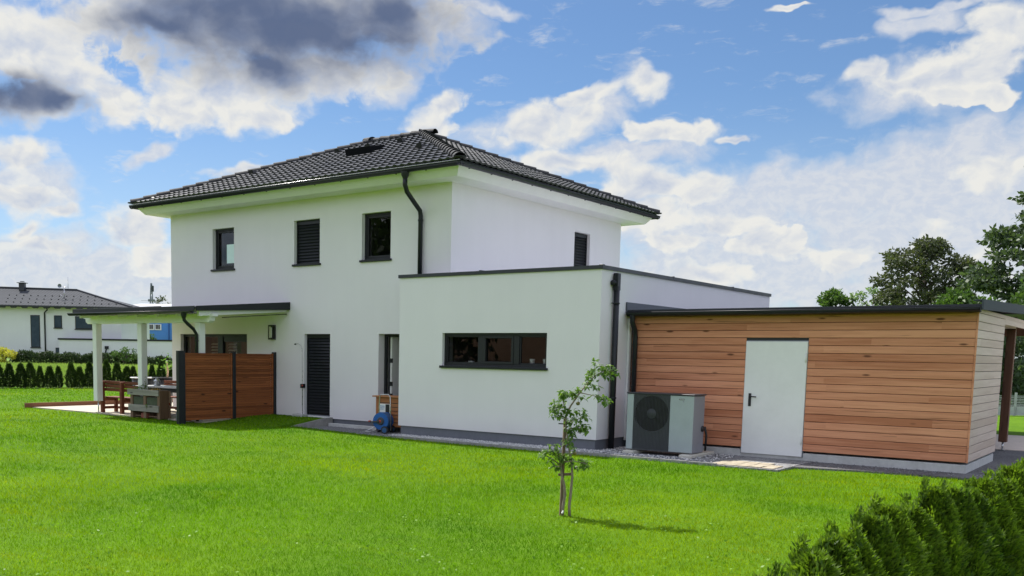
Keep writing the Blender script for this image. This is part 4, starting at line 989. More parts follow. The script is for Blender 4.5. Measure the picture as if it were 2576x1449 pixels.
small_plant('trailing_plant', 'small green plant hanging over the lower plank of the pallet planter', (-19.68, 14.15, .40), 26, (.03, .015, .03), .035, M_LEAFG, 4)
BK = thing('bucket', 'black bucket with pale rim at the foot of the privacy screen', 'bucket', (-18.25, 14.1, TZ))
c = MB(); c.lathe((-18.25, 14.1, TZ), [(0, 0), (.10, 0), (.135, .19), (.12, .19), (.09, .02), (0, .02)], 18); c.build('body', M_ANTHM, BK)
c = MB(); c.lathe((-18.25, 14.1, TZ+.19), [(.12, 0), (.142, 0), (.142, .012), (.12, .012), (.12, 0)], 18); c.build('rim', M_SHEET, BK)
FP = thing('potted_plant', 'flowering plant in terracotta pot above the black bucket', 'plant', (-18.28, 14.22, TZ))
c = MB(); c.lathe((-18.30, 14.32, TZ), [(0, 0), (.07, 0), (.10, .30), (.085, .30), (.06, .25), (0, .25)], 16); c.build('pot', M_CLAY, FP)
rr = random.Random(9); c = MB(); leafcloud(c, (-18.31, 14.3, TZ+.32), 120, (.07, .06, .16), .07, rr); c.build('foliage', M_LEAFG, FP); c = MB(); leafcloud(c, (-18.27, 14.28, TZ+.5), 16, (.05, .04, .05), .04, rr); c.build('flower', simple('orange_flower', (.6, .16, .05), .6, .3, 20), FP)
c = MB(); c.bbox(-18.48, -18.42, 14.1, 14.3, TZ, TZ+.17, .01); tag(c.build('grey_box', M_SHEET, loc=(-18.45, 14.2, TZ)), 'narrow light grey box left of the black bucket', 'box')
# black planters with shrubs behind
def big_pot(x_, y_, w_, h_, label, rim):
    P_ = thing('black_planter', label, 'planter', (x_, y_, .12), 'black planters beside the far end of the terrace')
    c = MB(); c.lathe((x_, y_, .12), [(0, 0), (w_*.34, 0), (w_*.5, h_), (w_*.45, h_), (w_*.4, h_-.06), (0, h_-.06)], 16); c.build('pot', M_BLACK, P_)
    c = MB(); c.lathe((x_, y_, .12+h_), [(w_*.45, 0), (w_*.56, 0), (w_*.56, .025), (w_*.45, .025), (w_*.45, 0)], 16); c.build('rim', rim, P_)
    return P_
big_pot(-24.45, 17.5, .7, .80, 'black round planter with white rim behind the middle pergola post', M_WHITE)
P_ = big_pot(-23.6, 17.6, .62, .82, 'black planter with bare pale stem beside the house corner', M_BLACK)
c = MB(); c.tube([(-23.45, 17.6, .9), (-23.42, 17.6, 1.15), (-23.46, 17.6, 1.42)], [.035, .028, .018], 7); c.build('stem', simple('pale_stem', (.55, .38, .24), .8, .3, 12), P_)
rr = random.Random(12); c = MB(); leafcloud(c, (-23.4, 17.6, 1.2), 90, (.16, .1, .22), .08, rr); c.build('foliage', M_LEAFG, P_)

# ------------------------------------------------------------------ foliage helpers
E1 = Vector((.783, .622, 0)); E2 = Vector((-.622, .783, 0))
NR = np.random.default_rng(11)
def leaves_np(P, Dr, L, Wd, rg, bend=0.0):
    """rhombic leaves: P (n,3) base, Dr (n,3) direction, L length, Wd width"""
    n = len(P); Dr = Dr/np.linalg.norm(Dr, axis=1, keepdims=True)
    R_ = rg.normal(size=(n, 3)); Sd = np.cross(Dr, R_); Sd /= np.linalg.norm(Sd, axis=1, keepdims=True)+1e-9
    L = np.asarray(L).reshape(-1, 1); Wd = np.asarray(Wd).reshape(-1, 1)
    mid = P+Dr*L*.45
    V = np.stack([P, mid+Sd*Wd/2, P+Dr*L, mid-Sd*Wd/2], 1).reshape(-1, 3)
    F = np.arange(4*n).reshape(n, 4)
    return V, F
# ---- lawn grass: one blade per triangle, denser near the camera
def lawn_ok(x, y):
    ok = np.where(x > -15.93, y < edge_y(x)-.01, np.where(x > -17.80, y < 16.5, np.where(x > -17.96, y < 13.68, np.where(x > -25.36, y < 14.37, y < 60))))
    return ok
N = 900000
u = NR.random(N); rmin, rmax = 4.6, 44.
r = rmin*(rmax/rmin)**(u**1.12); az_ = np.radians(NR.uniform(-80, 8, N))
gx, gy = r*np.sin(az_), r*np.cos(az_)
D_ = -.622*gx+.783*gy; lt = .783*gx+.622*gy
ok = lawn_ok(gx, gy) & ((D_ < 37.4) | (lt > -5))
gx, gy, r = gx[ok], gy[ok], r[ok]; n = len(gx)
gz = zg(gx, gy)
pat = np.sin(gx*1.3+np.sin(gy*.9)*1.5)*np.sin(gy*1.1+1.3*np.sin(gx*.7))
h = (.022+.016*NR.random(n)+.005*pat)*np.clip(r/10, .95, 1.25)
w = .0042*np.clip(r/7.5, 1, 6)*(.7+.6*NR.random(n))
ang = NR.uniform(0, 2*PI, n); la = NR.uniform(0, 2*PI, n); lean = h*NR.uniform(.2, 1.0, n)
clump = NR.random(n) < .035
w = np.where(clump, w*2.4, w); h = np.where(clump, h*.8, h); lean = np.where(clump, h*1.4, lean)
dx_, dy_ = np.cos(ang)*w/2, np.sin(ang)*w/2
V = np.stack([np.stack([gx-dx_, gy-dy_, gz-.004], 1), np.stack([gx+dx_, gy+dy_, gz-.004], 1), np.stack([gx+np.cos(la)*lean, gy+np.sin(la)*lean, gz+h], 1)], 1).reshape(-1, 3)
M, q, b, o = new_mat('grass_blades'); p = q.pos()
t = q.m('ADD', q.m('MULTIPLY', q.island(), .55), q.m('MULTIPLY', q.noise(p, .55, 4, .62), .75))
c_ = q.mix(q.lin(t, .28, .95), (.056, .150, .003), (.195, .345, .006))
big = q.noise(q.v('ADD', p, (31., 7., 0.)), .17, 4, .6)
c_ = q.mix(q.ss(big, .42, .60), c_, q.mix(1., c_, (1.62, 1.2, .9), 'MULTIPLY'))
c_ = q.mix(q.ss(q.noise(q.v('ADD', p, (3., 17., 0.)), .55, 4, .65), .50, .66), c_, q.mix(1., c_, (.56, .72, 1.0), 'MULTIPLY'))
c_ = q.mix(q.ss(q.noise(q.v('MULTIPLY', p, (.5, 2.2, 1.)), 1.6, 3, .6), .56, .70), c_, q.mix(1., c_, (1.35, 1.05, 1.2), 'MULTIPLY'))
q.put(b.inputs['Base Color'], c_); b.inputs['Roughness'].default_value = .8; b.inputs['Specular IOR Level'].default_value = .02
tr = q.n('ShaderNodeBsdfTranslucent'); q.put(tr.inputs[0], q.mix(1., c_, (1.1, 1.3, .35), 'MULTIPLY'))
mx = q.n('ShaderNodeMixShader'); mx.inputs[0].default_value = .5; q.L.new(b.outputs[0], mx.inputs[1]); q.L.new(tr.outputs[0], mx.inputs[2]); q.L.new(mx.outputs[0], o.inputs[0])
M_GRASS = M
kind(npmesh('lawn_grass', V, np.arange(3*n).reshape(n, 3), M_GRASS), 'stuff')
# clover and daisies flat in the near lawn
n = 2600; r = 6.3+4.5*NR.random(n)**1.3; az_ = np.radians(NR.uniform(-66, 0, n)); gx, gy = r*np.sin(az_), r*np.cos(az_)
cl = np.sin(gx*2.3+1)*np.sin(gy*2.9+gx) > -.1; ok = lawn_ok(gx, gy) & cl; gx, gy = gx[ok], gy[ok]; n = len(gx)
P = np.stack([gx, gy, zg(gx, gy)+.026+.012*NR.random(n)], 1); Dr = NR.normal(size=(n, 3))*np.array([1, 1, .25])
V, F = leaves_np(P, Dr, .020+.022*NR.random(n), .016+.012*NR.random(n), NR)
kind(npmesh('clover', V, F, leafmat('clover_leaf', (.08, .20, .008), (.20, .36, .02), .35, big=3.)), 'stuff')
# meadow beyond the far hedge
n = 60000; D_ = 39.5+44.5*NR.random(n)**.9; lt = NR.uniform(-1, 1, n)*0; lt = -D_*NR.uniform(.15, .62, n)
gx = -.622*D_+.783*lt; gy = .783*D_+.622*lt; gz = zg(gx, gy)
h = .10+.17*NR.random(n); w = .03+.03*NR.random(n); ang = NR.uniform(0, 2*PI, n); lean = h*NR.uniform(0, .5, n); dx_, dy_ = np.cos(ang)*w/2, np.sin(ang)*w/2; la = NR.uniform(0, 2*PI, n)
V = np.stack([np.stack([gx-dx_, gy-dy_, gz-.01], 1), np.stack([gx+dx_, gy+dy_, gz-.01], 1), np.stack([gx+np.cos(la)*lean, gy+np.sin(la)*lean, gz+h], 1)], 1).reshape(-1, 3)
kind(npmesh('meadow_grass', V, np.arange(3*n).reshape(n, 3), leafmat('meadow_blades', (.10, .19, .03), (.34, .42, .12), .4, big=.25)), 'stuff')
# pebbles along the house foot
def pebbles(name, pts, s0, s1, mat):
    n = len(pts); base = np.array([(1, 0, 0), (0, 1, 0), (-1, 0, 0), (0, -1, 0), (0, 0, 1), (0, 0, -1)], float)
    fc = np.array([(0, 1, 4), (1, 2, 4), (2, 3, 4), (3, 0, 4), (1, 0, 5), (2, 1, 5), (3, 2, 5), (0, 3, 5)])
    A = NR.uniform(0, 2*PI, n); s = NR.uniform(s0, s1, (n, 1, 1))*np.array([1, .8, .6]).reshape(1, 1, 3); B = (base[None]+NR.normal(size=(n, 6, 3))*.18)*s
    ca, sa = np.cos(A)[:, None], np.sin(A)[:, None]; Vx = B[..., 0]*ca-B[..., 1]*sa; Vy = B[..., 0]*sa+B[..., 1]*ca
    V = np.stack([Vx, Vy, B[..., 2]], -1)+pts[:, None, :]
    return kind(npmesh(name, V.reshape(-1, 3), (fc[None]+6*np.arange(n)[:, None, None]).reshape(-1, 3), mat), 'stuff')
M, q, b, o = new_mat('white_grey_pebbles'); q.put(b.inputs['Base Color'], q.mix(q.island(), (.22, .22, .23), (.66, .65, .63))); b.inputs['Roughness'].default_value = .8
n = 5600; px_ = np.where(NR.random(n) < .72, NR.uniform(-13.25, -8.3, n), NR.uniform(-8.5, -6.2, n))
py_ = np.where(px_ < -8.5, NR.uniform(15.50, 15.97, n), NR.uniform(15.55, 17.1, n))
k_ = ~((px_ > -8.0) & (px_ < -6.7) & (py_ > 15.95)) & ~((px_ > -8.53) & (px_ < -6) & (py_ > 17.1))
k_ &= (py_ > 15.5+.1*NR.random(n))
k_ &= (px_ < -6.9) | (NR.random(n) < .35)
pts = np.stack([px_, py_, np.full(n, .042)], 1)[k_]
pebbles('pebbles', pts, .012, .03, M)
n = 1500; pts = np.stack([NR.uniform(-15.8, -13.3, n), NR.uniform(15.5, 16.5, n), np.full(n, .036)], 1)
pebbles('gravel', pts[pts[:, 1] > edge_y(pts[:, 0])+.08], .008, .02, simple('mid_grey_gravel', (.22, .22, .225), .9, .35, 60))
n = 900; pts = np.stack([NR.uniform(-5.0, -1.5, n), NR.uniform(16.4, 18.5, n), np.full(n, .03)], 1); pts = pts[(pts[:, 1] > edge_y(pts[:, 0])+.1)&((pts[:, 0] > SX+.03)|(pts[:, 1] < SY-.0))]
pebbles('gravel', pts, .008, .022, MATS['mid_grey_gravel'])

# ---- small thujas
def thuja_mesh(name, H_, R_, n, L, seed, mat, parent):
    rg = np.random.default_rng(seed); ph = rg.uniform(0, 6, 4)
    hh = rg.random(n)**.92; th = rg.uniform(0, 2*PI, n)
    prof = (1-hh**2.3)**.8*np.where(hh < .12, .75+hh*2, 1)
    lump = 1+.16*np.sin(3*th+ph[0]+9*hh)+.14*np.sin(5*th-14*hh+ph[1])+.10*np.sin(23*hh+ph[2]+2*th)
    rad = R_*prof*lump*(.55+.5*rg.random(n)**.5)
    P = np.stack([rad*np.cos(th), rad*np.sin(th), hh*H_*.95+.02], 1)
    out = np.stack([np.cos(th), np.sin(th), np.zeros(n)], 1)
    Dr = out*rg.uniform(.2, .9, (n, 1))+np.array([0, 0, 1.])*rg.uniform(.35, 1.1, (n, 1))+rg.normal(size=(n, 3))*.28
    V, F = leaves_np(P, Dr, L*rg.uniform(.6, 1.35, n), L*.30*rg.uniform(.7, 1.3, n), rg)
    # leading shoots that make the ragged tips
    m_ = int(n*.07); k = rg.integers(0, 5, m_); tx = R_*.45*np.cos(k*1.3+ph[3]); ty = R_*.45*np.sin(k*1.3+ph[3]); tz = H_*(.80+.055*((k*7) % 5)); s_ = rg.random(m_)
    P2 = np.stack([tx*(1-.4*s_)+rg.normal(size=m_)*.012, ty*(1-.4*s_)+rg.normal(size=m_)*.012, tz*.86+s_*tz*.17], 1)
    V2, F2 = leaves_np(P2, rg.normal(size=(m_, 3))*.35+np.array([0, 0, .8]), L*rg.uniform(.5, .9, m_), L*.25, rg)
    return npmesh(name, np.concatenate([V, V2])+np.array(ORG[parent.name]), np.concatenate([F, F2+len(V)]), mat, parent)
M_TH = leafmat('thuja_spray', (.028, .075, .010), (.19, .29, .024), .45, .55, 3., local=True)
M_THD = leafmat('dark_thuja_spray', (.012, .034, .008), (.055, .095, .018), .25, .6, 3., local=True)
def thuja(name, label, loc, H_, R_, n, L, seed, mat, group):
    t = thing(name, label, 'thuja', loc, group)
    thuja_mesh('crown', H_, R_, n, L, seed, mat, t)
    c = MB(); lo = Vector(loc); c.tube([lo, lo+Vector((0, 0, H_*.8))], [.018, .004], 6); c.build('trunk', M_BARKD, t)
    return t
ordn = ['first', 'second', 'third', 'fourth', 'fifth', 'sixth', 'seventh', 'eighth', 'ninth', 'tenth', 'eleventh', 'twelfth', 'thirteenth', 'fourteenth', 'fifteenth', 'sixteenth', 'seventeenth', 'eighteenth', 'nineteenth', 'twentieth', 'twenty first', 'twenty second', 'twenty third', 'twenty fourth', 'twenty fifth', 'twenty sixth']
protos = []
near = [(float(np.interp(y_, [3.7, 4.7, 5.7, 6.7, 8.2, 10.5], [-1.15, -1.24, -1.27, -1.16, -1.02, -.76])), y_) for y_ in np.arange(3.45, 10.6, .385).tolist()]
rr = random.Random(21)
for k, (x_, y_) in enumerate(near):
    lab = 'ragged young thuja in the near right hedge, %s from the camera' % ordn[k]
    z_ = float(zg(x_, y_))-(.04 if k < 2 else 0); sc = rr.uniform(.94, 1.05)
    if k < 4:
        protos.append(thuja('thuja_shrub', lab, (x_, y_, z_), .945, .25, 15000, .048, 50+k, M_TH, 'young thujas of the near hedge'))
    else: copy_tree(protos[(k*3) % 4], (x_, y_, z_), lab, (rr.uniform(.95, 1.1), rr.uniform(.95, 1.1), sc), rr.uniform(0, 6))
protos = []
p0 = Vector((-34.9, 17.0, 0)); p1 = Vector((-31.2, 24.9, 0)); nrow = 26
for k in range(nrow):
    p_ = p0.lerp(p1, k/(nrow-1)); x_ = p_.x+rr.uniform(-.06, .06); y_ = p_.y+rr.uniform(-.06, .06); z_ = float(zg(x_, y_))
    lab = 'small dark thuja column in the far hedge row, %s from the left' % ordn[k]
    if k < 3: protos.append(thuja('thuja_shrub', lab, (x_, y_, z_), .98, .155, 2800, .08, 80+k, M_THD, 'small thujas of the far hedge row'))
    else: copy_tree(protos[(k*5) % 3], (x_, y_, z_), lab, (rr.uniform(.78, 1.2),)*2+(rr.uniform(.80, 1.10),), rr.uniform(0, 6))
c = MB()
for s_ in (0,): 
    a_ = p0+Vector((.1, -.1, 0)); b2 = p1+Vector((.1, .1, 0)); v = []
    n_ = Vector((b2-a_).normalized().cross(Vector((0, 0, 1))))*.32
    for t in np.linspace(0, 1, 12):
        m_ = a_.lerp(b2, t)
        for q_ in (m_-n_, m_+n_): v.append((q_.x, q_.y, float(zg(q_.x, q_.y))+.012))
    c.add(v, [(2*i_, 2*i_+2, 2*i_+3, 2*i_+1) for i_ in range(11)])
kind(c.build('hedge_bed', simple('dark_soil', (.035, .028, .02), .95, .3, 8, .5, 30)), 'structure')

# ---- trees and bushes
def crown(parent, clumps, n, L, seed, mat, flat=.6):
    rg = np.random.default_rng(seed); C_ = np.array([c[:3] for c in clumps], float); R_ = np.array([c[3] for c in clumps], float)
    wgt = R_**2; k = rg.choice(len(C_), n, p=wgt/wgt.sum()); d_ = rg.normal(size=(n, 3)); d_ /= np.linalg.norm(d_, axis=1, keepdims=True)
    rad = R_[k]*(.35+.65*rg.random(n)**.5)*(1+.25*np.sin(7*d_[:, 0]+k)*np.sin(6*d_[:, 2]))
    P = C_[k]+d_*rad[:, None]*np.array([1, 1, flat])
    Dr = d_*.6+rg.normal(size=(n, 3))*.6+np.array([0, 0, -.15])
    V, F = leaves_np(P, Dr, L*rg.uniform(.6, 1.3, n), L*.62*rg.uniform(.7, 1.2, n), rg)
    return npmesh('crown', V, F, mat, parent)
def tree(name, label, cat, base, ztop, zbot, W_, nclump, n, L, seed, mat, shape='round', group=None, cr=.55, flat=.6, branches=True):
    base = Vector(base); t = thing(name, label, cat, base, group); rg = random.Random(seed); cl = []; c = MB()
    c.tube([base, base+Vector((rg.uniform(-.1, .1), 0, (zbot-base.z)*.8+.3)), Vector((base.x, base.y, zbot+(ztop-zbot)*.8))], [.02*W_+.06, .016*W_+.04, .02], 8)
    for k in range(nclump):
        f_ = ((k+.5)/nclump); z_ = zbot+(ztop-zbot)*f_
        if shape == 'round': rw = W_/2*math.sqrt(max(.05, 1-(2*f_-.85)**2*.85))
        elif shape == 'cone': rw = W_/2*(1-f_)**.75+.15
        else: rw = W_/2
        a_ = k*2.4+rg.uniform(-.4, .4); q_ = rw*rg.uniform(.35, 1.0)
        p_ = (base.x+q_*math.cos(a_), base.y+q_*math.sin(a_), z_+rg.uniform(-.2, .2)); rad = cr*rg.uniform(.6, 1.25); cl.append((*p_, rad))
        if branches: c.tube([(base.x, base.y, max(base.z+.3, z_-q_*.6-.2)), ((base.x+p_[0])/2, (base.y+p_[1])/2, z_-q_*.2-.1), p_], [.05, .03, .012], 5, False)
    c.build('trunk', M_BARKD, t); crown(t, cl, n, L, seed, mat, flat); return t
M_MAPLE = leafmat('dark_maple_leaf', (.034, .044, .022), (.10, .12, .06), .3, .6, .6)
M_GREEN = leafmat('bright_shrub_leaf', (.035, .075, .02), (.10, .175, .045), .4, .5, .6)
M_BIG = leafmat('large_tree_leaf', (.030, .052, .028), (.095, .14, .07), .35, .5, .5)
M_PALE = leafmat('pale_shrub_leaf', (.13, .20, .11), (.26, .36, .2), .45, .5, .6)
tree('maple_tree', 'dark leaved round tree behind the shed roof, left of the tallest tree', 'tree', (-12.3, 61.5, 0), 8.45, 3.0, 5.4, 60, 13000, .22, 3, M_MAPLE, cr=.66, flat=.5)
tree('tall_tree', 'tallest dark tree at the right edge above the carport', 'tree', (-5.1, 51.0, 0), 10.4, 2.5, 8.6, 110, 26000, .24, 4, M_BIG, 'cone', cr=.80, flat=.24)
tree('hazel_bush', 'bright green bushy shrub behind the carport, right of the maple', 'bush', (-7.5, 44.5, 0), 4.5, .6, 3.6, 26, 9000, .2, 5, M_GREEN, cr=.6, group='bushes behind the carport')
tree('hazel_bush', 'green bushy shrub at the right frame edge under the tall tree', 'bush', (-4.7, 46.0, 0), 5.0, .4, 4.2, 30, 10000, .2, 6, M_GREEN, cr=.65, group='bushes behind the carport')
tree('dome_bush', 'small dome shaped green bush far behind the shed roof', 'bush', (-18.3, 65.7, 0), 6.1, 2.0, 3.6, 26, 7000, .22, 7, M_GREEN, cr=.55)
tree('pale_shrub', 'thin pale feathery shrub between dome bush and maple', 'shrub', (-16.2, 66.3, 0), 6.4, 3.2, 3.2, 16, 1500, .2, 8, M_PALE, cr=.38)
tree('pale_shrub', 'thin pale feathery shrub touching the left side of the maple', 'shrub', (-14.6, 64.5, 0), 5.9, 3.0, 2.4, 14, 1500, .2, 9, M_PALE, cr=.38)
tree('dark_bush', 'dark bush seen under the carport beam behind the fence', 'bush', (-6.0, 41.8, 0), 2.9, .3, 3.2, 24, 8000, .17, 10, M_BIG, cr=.5)
# ---- wood on the far side of the garden, behind the camera: the upper windows mirror it
n = 16000; u_ = NR.random(n); bx_ = -51.-30*u_; by_ = -30-14*NR.random(n)-8*u_; top_ = 15+2.5*np.sin(bx_*.55)+1.5*np.sin(bx_*1.3+by_)-4.*u_
P = np.stack([bx_, by_, 1.0+(top_-1)*NR.random(n)**.7], 1); V, F = leaves_np(P, NR.normal(size=(n, 3)), NR.uniform(.6, 1.3, n), NR.uniform(.4, .8, n), NR)
kind(npmesh('woodland', V, F, M_BIG), 'stuff')
# ---- low fence behind the carport
FN = thing('garden_fence', 'low pale grey mesh fence behind the carport paving', 'fence', (-5, 38, 0))
M_FEN = simple('pale_grey_fence', (.42, .44, .43), .7, .15, 6)
for k in range(7):
    a_ = Vector((-10.5, 33.8, 0))+E1*(k*2.5); b2 = a_+E1*2.42
    c = MB(); c.beam(a_+Vector((0, 0, .16)), b2+Vector((0, 0, .16)), .06, .30)
    for j in range(7): c.beam(a_+Vector((0, 0, .34+j*.055)), b2+Vector((0, 0, .34+j*.055)), .012, .022)
    c.build('panel', M_FEN, FN)
    c = MB(); c.beam(a_+E1*-.04, a_+E1*-.04+Vector((0, 0, .78)), .07); c.build('post', M_FEN, FN)

# ---- neighbour house and what stands round it (frame: s to the right, d away, both from a point on its facade)
NO = Vector((-92.2, 49.4, 0))
def NW(s, d, z): return NO+E1*s+E2*d+Vector((0, 0, z))
class NB(MB):
    def build(s, name, mat, parent=None, loc=None):
        s.v = [tuple(NW(*v)) for v in s.v]; return MB.build(s, name, mat, parent, loc)
NH = thing('neighbour_house', 'white house with brown grey tiled roof beyond the meadow', 'house', NW(4, 0, 1))
c = NB(); c.box(-14, 11.9, 0, 10, .6, 6.05); c.build('wall', M_CREAM, NH)
M, q, b, o = new_mat('brown_grey_tiles'); p = q.pos()
wv = q.n('ShaderNodeTexWave', wave_type='BANDS', bands_direction='Z'); q.put(wv.inputs['Vector'], p); wv.inputs['Scale'].default_value = 1.9; wv.inputs['Distortion'].default_value = .3
sx = q.v('DOT_PRODUCT', p, (.783, .622, 0.)); s2 = q.m('SINE', q.m('MULTIPLY', sx, 20.))
q.put(b.inputs['Base Color'], q.mix(q.m('MULTIPLY', q.m('ADD', q.m('MULTIPLY', wv.outputs[0], .6), q.m('MULTIPLY', q.m('ADD', s2, 1.), .25)), .9), (.034, .037, .042), (.088, .094, .105))); b.inputs['Roughness'].default_value = .85; b.inputs['Specular IOR Level'].default_value = .1
rfv = [(-14.8, -.8, 6.0), (13.2, -.8, 5.85), (13.2, 10.8, 5.85), (-14.8, 10.8, 6.0), (5.9, 5, 7.75), (-9, 5, 8.0)]
c = NB(); c.add(rfv+[(v_[0], v_[1], v_[2]-.12) for v_ in rfv[:4]], [(0, 1, 4, 5), (1, 2, 4), (2, 3, 5, 4), (3, 0, 5), (0, 6, 7, 1), (1, 7, 8, 2), (9, 8, 7, 6)]); nr = c.build('roof', M, NH)
c = NB()
for k in range(26):
    s_ = -14.4+k*1.07; c.add([(s_-.42, -.78, 5.88-k*.004), (s_+.42, -.78, 5.88-k*.004), (s_+.2, -.78, 5.70-k*.004), (s_-.2, -.78, 5.70-k*.004)]+[(s_-.42, -.6, 5.88-k*.004), (s_+.42, -.6, 5.88-k*.004), (s_+.2, -.6, 5.70-k*.004), (s_-.2, -.6, 5.70-k*.004)], [(3, 2, 1, 0), (4, 5, 6, 7), (2, 3, 7, 6), (1, 2, 6, 5), (3, 0, 4, 7)])
c.beam((-14.8, -.85, 5.93), (13.3, -.85, 5.8), .13); c.build('eave_board', M_ANTHM, nr)
c = NB(); c.beam((-9, 5, 8.06), (5.9, 5, 7.82), .22, .16); c.beam((5.9, 5, 7.82), (13.2, -.8, 5.92), .2, .12); c.build('ridge_cap', M_ANTHM, nr)
c = NB(); c.box(.2, .75, 4.2, 4.7, 7.6, 8.35); c.box(.05, .9, 4.05, 4.85, 8.36, 8.42); c.box(.3, .65, 4.3, 4.6, 8.5, 8.56); c.build('chimney', M_ANTHM, nr)
for k in range(17):
    for j in range(3):
        s_ = -.1+k*.72+(j % 2)*.36; d_ = .1+j*1.25
        if s_ > 12.2-d_*1.3: continue
        z_ = 6.0-(s_+14.8)/28*.15+(d_+.8)*(7.8-5.95)/5.8
        c = NB(); c.box(s_-.05, s_+.05, d_-.04, d_+.04, z_-.02, z_+.09); c.build('snow_guard', M_BLACK, nr)
def nwin(s0, s1, z0, z1, name='window'):
    c = NB(); c.box(s0, s1, -.04, -.003, z0, z1); w = c.build(name, M_DARKFR, NH)
    c = NB(); c.box(s0+.08, s1-.08, -.05, -.041, z0+.08, z1-.08); c.build('pane', simple('far_pane', (.05, .07, .10), .15, .2, 2) if 'far_pane' not in MATS else MATS['far_pane'], w)
    c = NB(); c.box(s0-.05, s1+.05, -.12, -.002, z0-.09, z0-.002); c.build('sill', M_ANTHM, w)
nwin(3.0, 3.92, 1.85, 5.0); nwin(5.32, 6.1, 3.8, 5.0); nwin(7.4, 9.05, 3.72, 4.95); nwin(5.4, 6.1, 1.2, 1.85)
c = NB(); c.tube([(4.87, -.75, 5.85), (4.87, -.55, 5.5), (4.42, -.08, 5.25), (4.42, -.08, .9)], .07, 7); c.build('downpipe', M_ANTH, NH)
c = NB(); c.box(6.35, 20, -1.6, -.002, .5, 2.62); ga = c.build('garage_wall', M_CREAM, NH)
c = NB(); c.box(6.25, 20.1, -1.7, -.0, 2.625, 2.78); c.build('roof_edge', M_ANTH, NH)
c = NB(); c.box(6.75, 7.65, -1.64, -1.603, 1.1, 1.42); c.build('window', M_DARKFR, NH)
c = NB(); c.tube([(10.95, -1.66, 1.95), (10.85, -1.68, 1.4), (10.75, -1.66, .9)], .07, 7); c.box(10.8, 11.15, -1.75, -1.605, 1.8, 2.08); c.build('rain_pipe', M_ANTH, NH)
AN = thing('roof_antenna', 'satellite dish and thin rod aerial on the neighbour roof', 'antenna', NW(5.7, 2, 7))
c = NB(); c.tube([(5.65, 2, 6.6), (5.65, 2, 7.95)], .04, 6); c.tube([(5.3, 2, 7.9), (6.1, 2, 7.9)], .02, 5); c.tube([(6.05, 2, 7.75), (6.05, 2, 8.9)], .02, 5); c.tube([(5.65, 2, 6.75), (5.3, 1.9, 7.15)], .03, 5); c.build('mast', M_STEEL, AN)
c = NB(); c.lathe((5.25, 1.85, 8.0), [(0, .06), (.12, .04), (.2, 0)], 12, 'y'); c.build('dish', M_SHEET, AN)
# blue hall further back
BH_ = thing('blue_hall', 'grey and bright blue flat roofed hall behind the neighbour house', 'building', NW(16, 17, 1))
def FX(s95, z95, d=112): lat = (s95-41.5)*d/95; return (lat+41.5, d-95, 1.75+(z95-1.75)*d/95)
c = NB(); a_ = FX(11.0, 5.6); b2 = FX(14.35, 1.0); c.box(a_[0], b2[0], 17, 30, .5, a_[2]); c.build('grey_wall', simple('pale_grey_hall', (.52, .56, .60), .8, .05, 1), BH_)
c = NB(); a_ = FX(14.36, 5.6); b2 = FX(20, 1.0); c.box(a_[0], b2[0], 17, 30, .5, a_[2]); c.build('blue_wall', simple('blue_hall_paint', (.08, .25, .62), .7, .06, 1), BH_)
c = NB(); a_ = FX(11.0, 5.6); b2 = FX(21, 6.25)
c.add([(a_[0]-.3, 16.5, a_[2]), (b2[0], 16.5, a_[2]), (b2[0], 30, b2[2]+.5), (a_[0]-.3, 30, b2[2]+.5), (a_[0]-.3, 16.5, a_[2]+.15), (b2[0], 16.5, a_[2]+.15), (b2[0], 30, b2[2]+.65), (a_[0]-.3, 30, b2[2]+.65)], [(3, 2, 1, 0), (4, 5, 6, 7), (0, 1, 5, 4), (1, 2, 6, 5), (3, 0, 4, 7)]); c.build('roof', simple('pale_metal_roof', (.40, .42, .44), .5, .06, 1), BH_)
for s_ in (12.0, 13.1, 14.62, 15.3):
    a_ = FX(s_, 4.3); b2 = FX(s_+.62, 3.72); c = NB(); c.box(a_[0], b2[0], 16.9, 16.999, b2[2], a_[2]); w = c.build('window', M_WHITE, BH_)
    for j in range(3):
        wd = (b2[0]-a_[0]-.2)/3; c = NB(); c.box(a_[0]+.1+j*wd, a_[0]+.1+(j+.7)*wd, 16.86, 16.899, b2[2]+.12, a_[2]-.06); c.build('pane', M_BLACK, w)
c = NB(); v = [FX(s_, z_) for s_, z_ in ((11.9, 2.72), (11.9, 3.0), (12.1, 3.5), (12.25, 3.68), (12.45, 3.68), (12.65, 3.3), (12.65, 3.0), (12.8, 2.8), (13.7, 2.72))]
c.add([(p_[0], 16.95, p_[2]) for p_ in v]+[(p_[0], 16.999, p_[2]) for p_ in v], [tuple(range(9))]+[(i_, 9+i_, 9+(i_+1) % 9, (i_+1) % 9) for i_ in range(9)]); c.build('painted_panel', simple('teal_panel', (.16, .33, .40), .8, .06, 1), BH_)
c = NB(); a_ = FX(16.62, 5.6); c.box(a_[0], a_[0]+.1, 16.85, 16.999, .5, a_[2]); c.build('downpipe', simple('dark_blue_pipe', (.03, .10, .30), .6, .1, 2), BH_)
tree('far_bush', 'light green bush in front of the blue hall', 'bush', NW(FX(15.6, 2)[0], 13.5, .9), 3.5, 1.6, 2.0, 12, 900, .2, 14, M_GREEN, cr=.42)
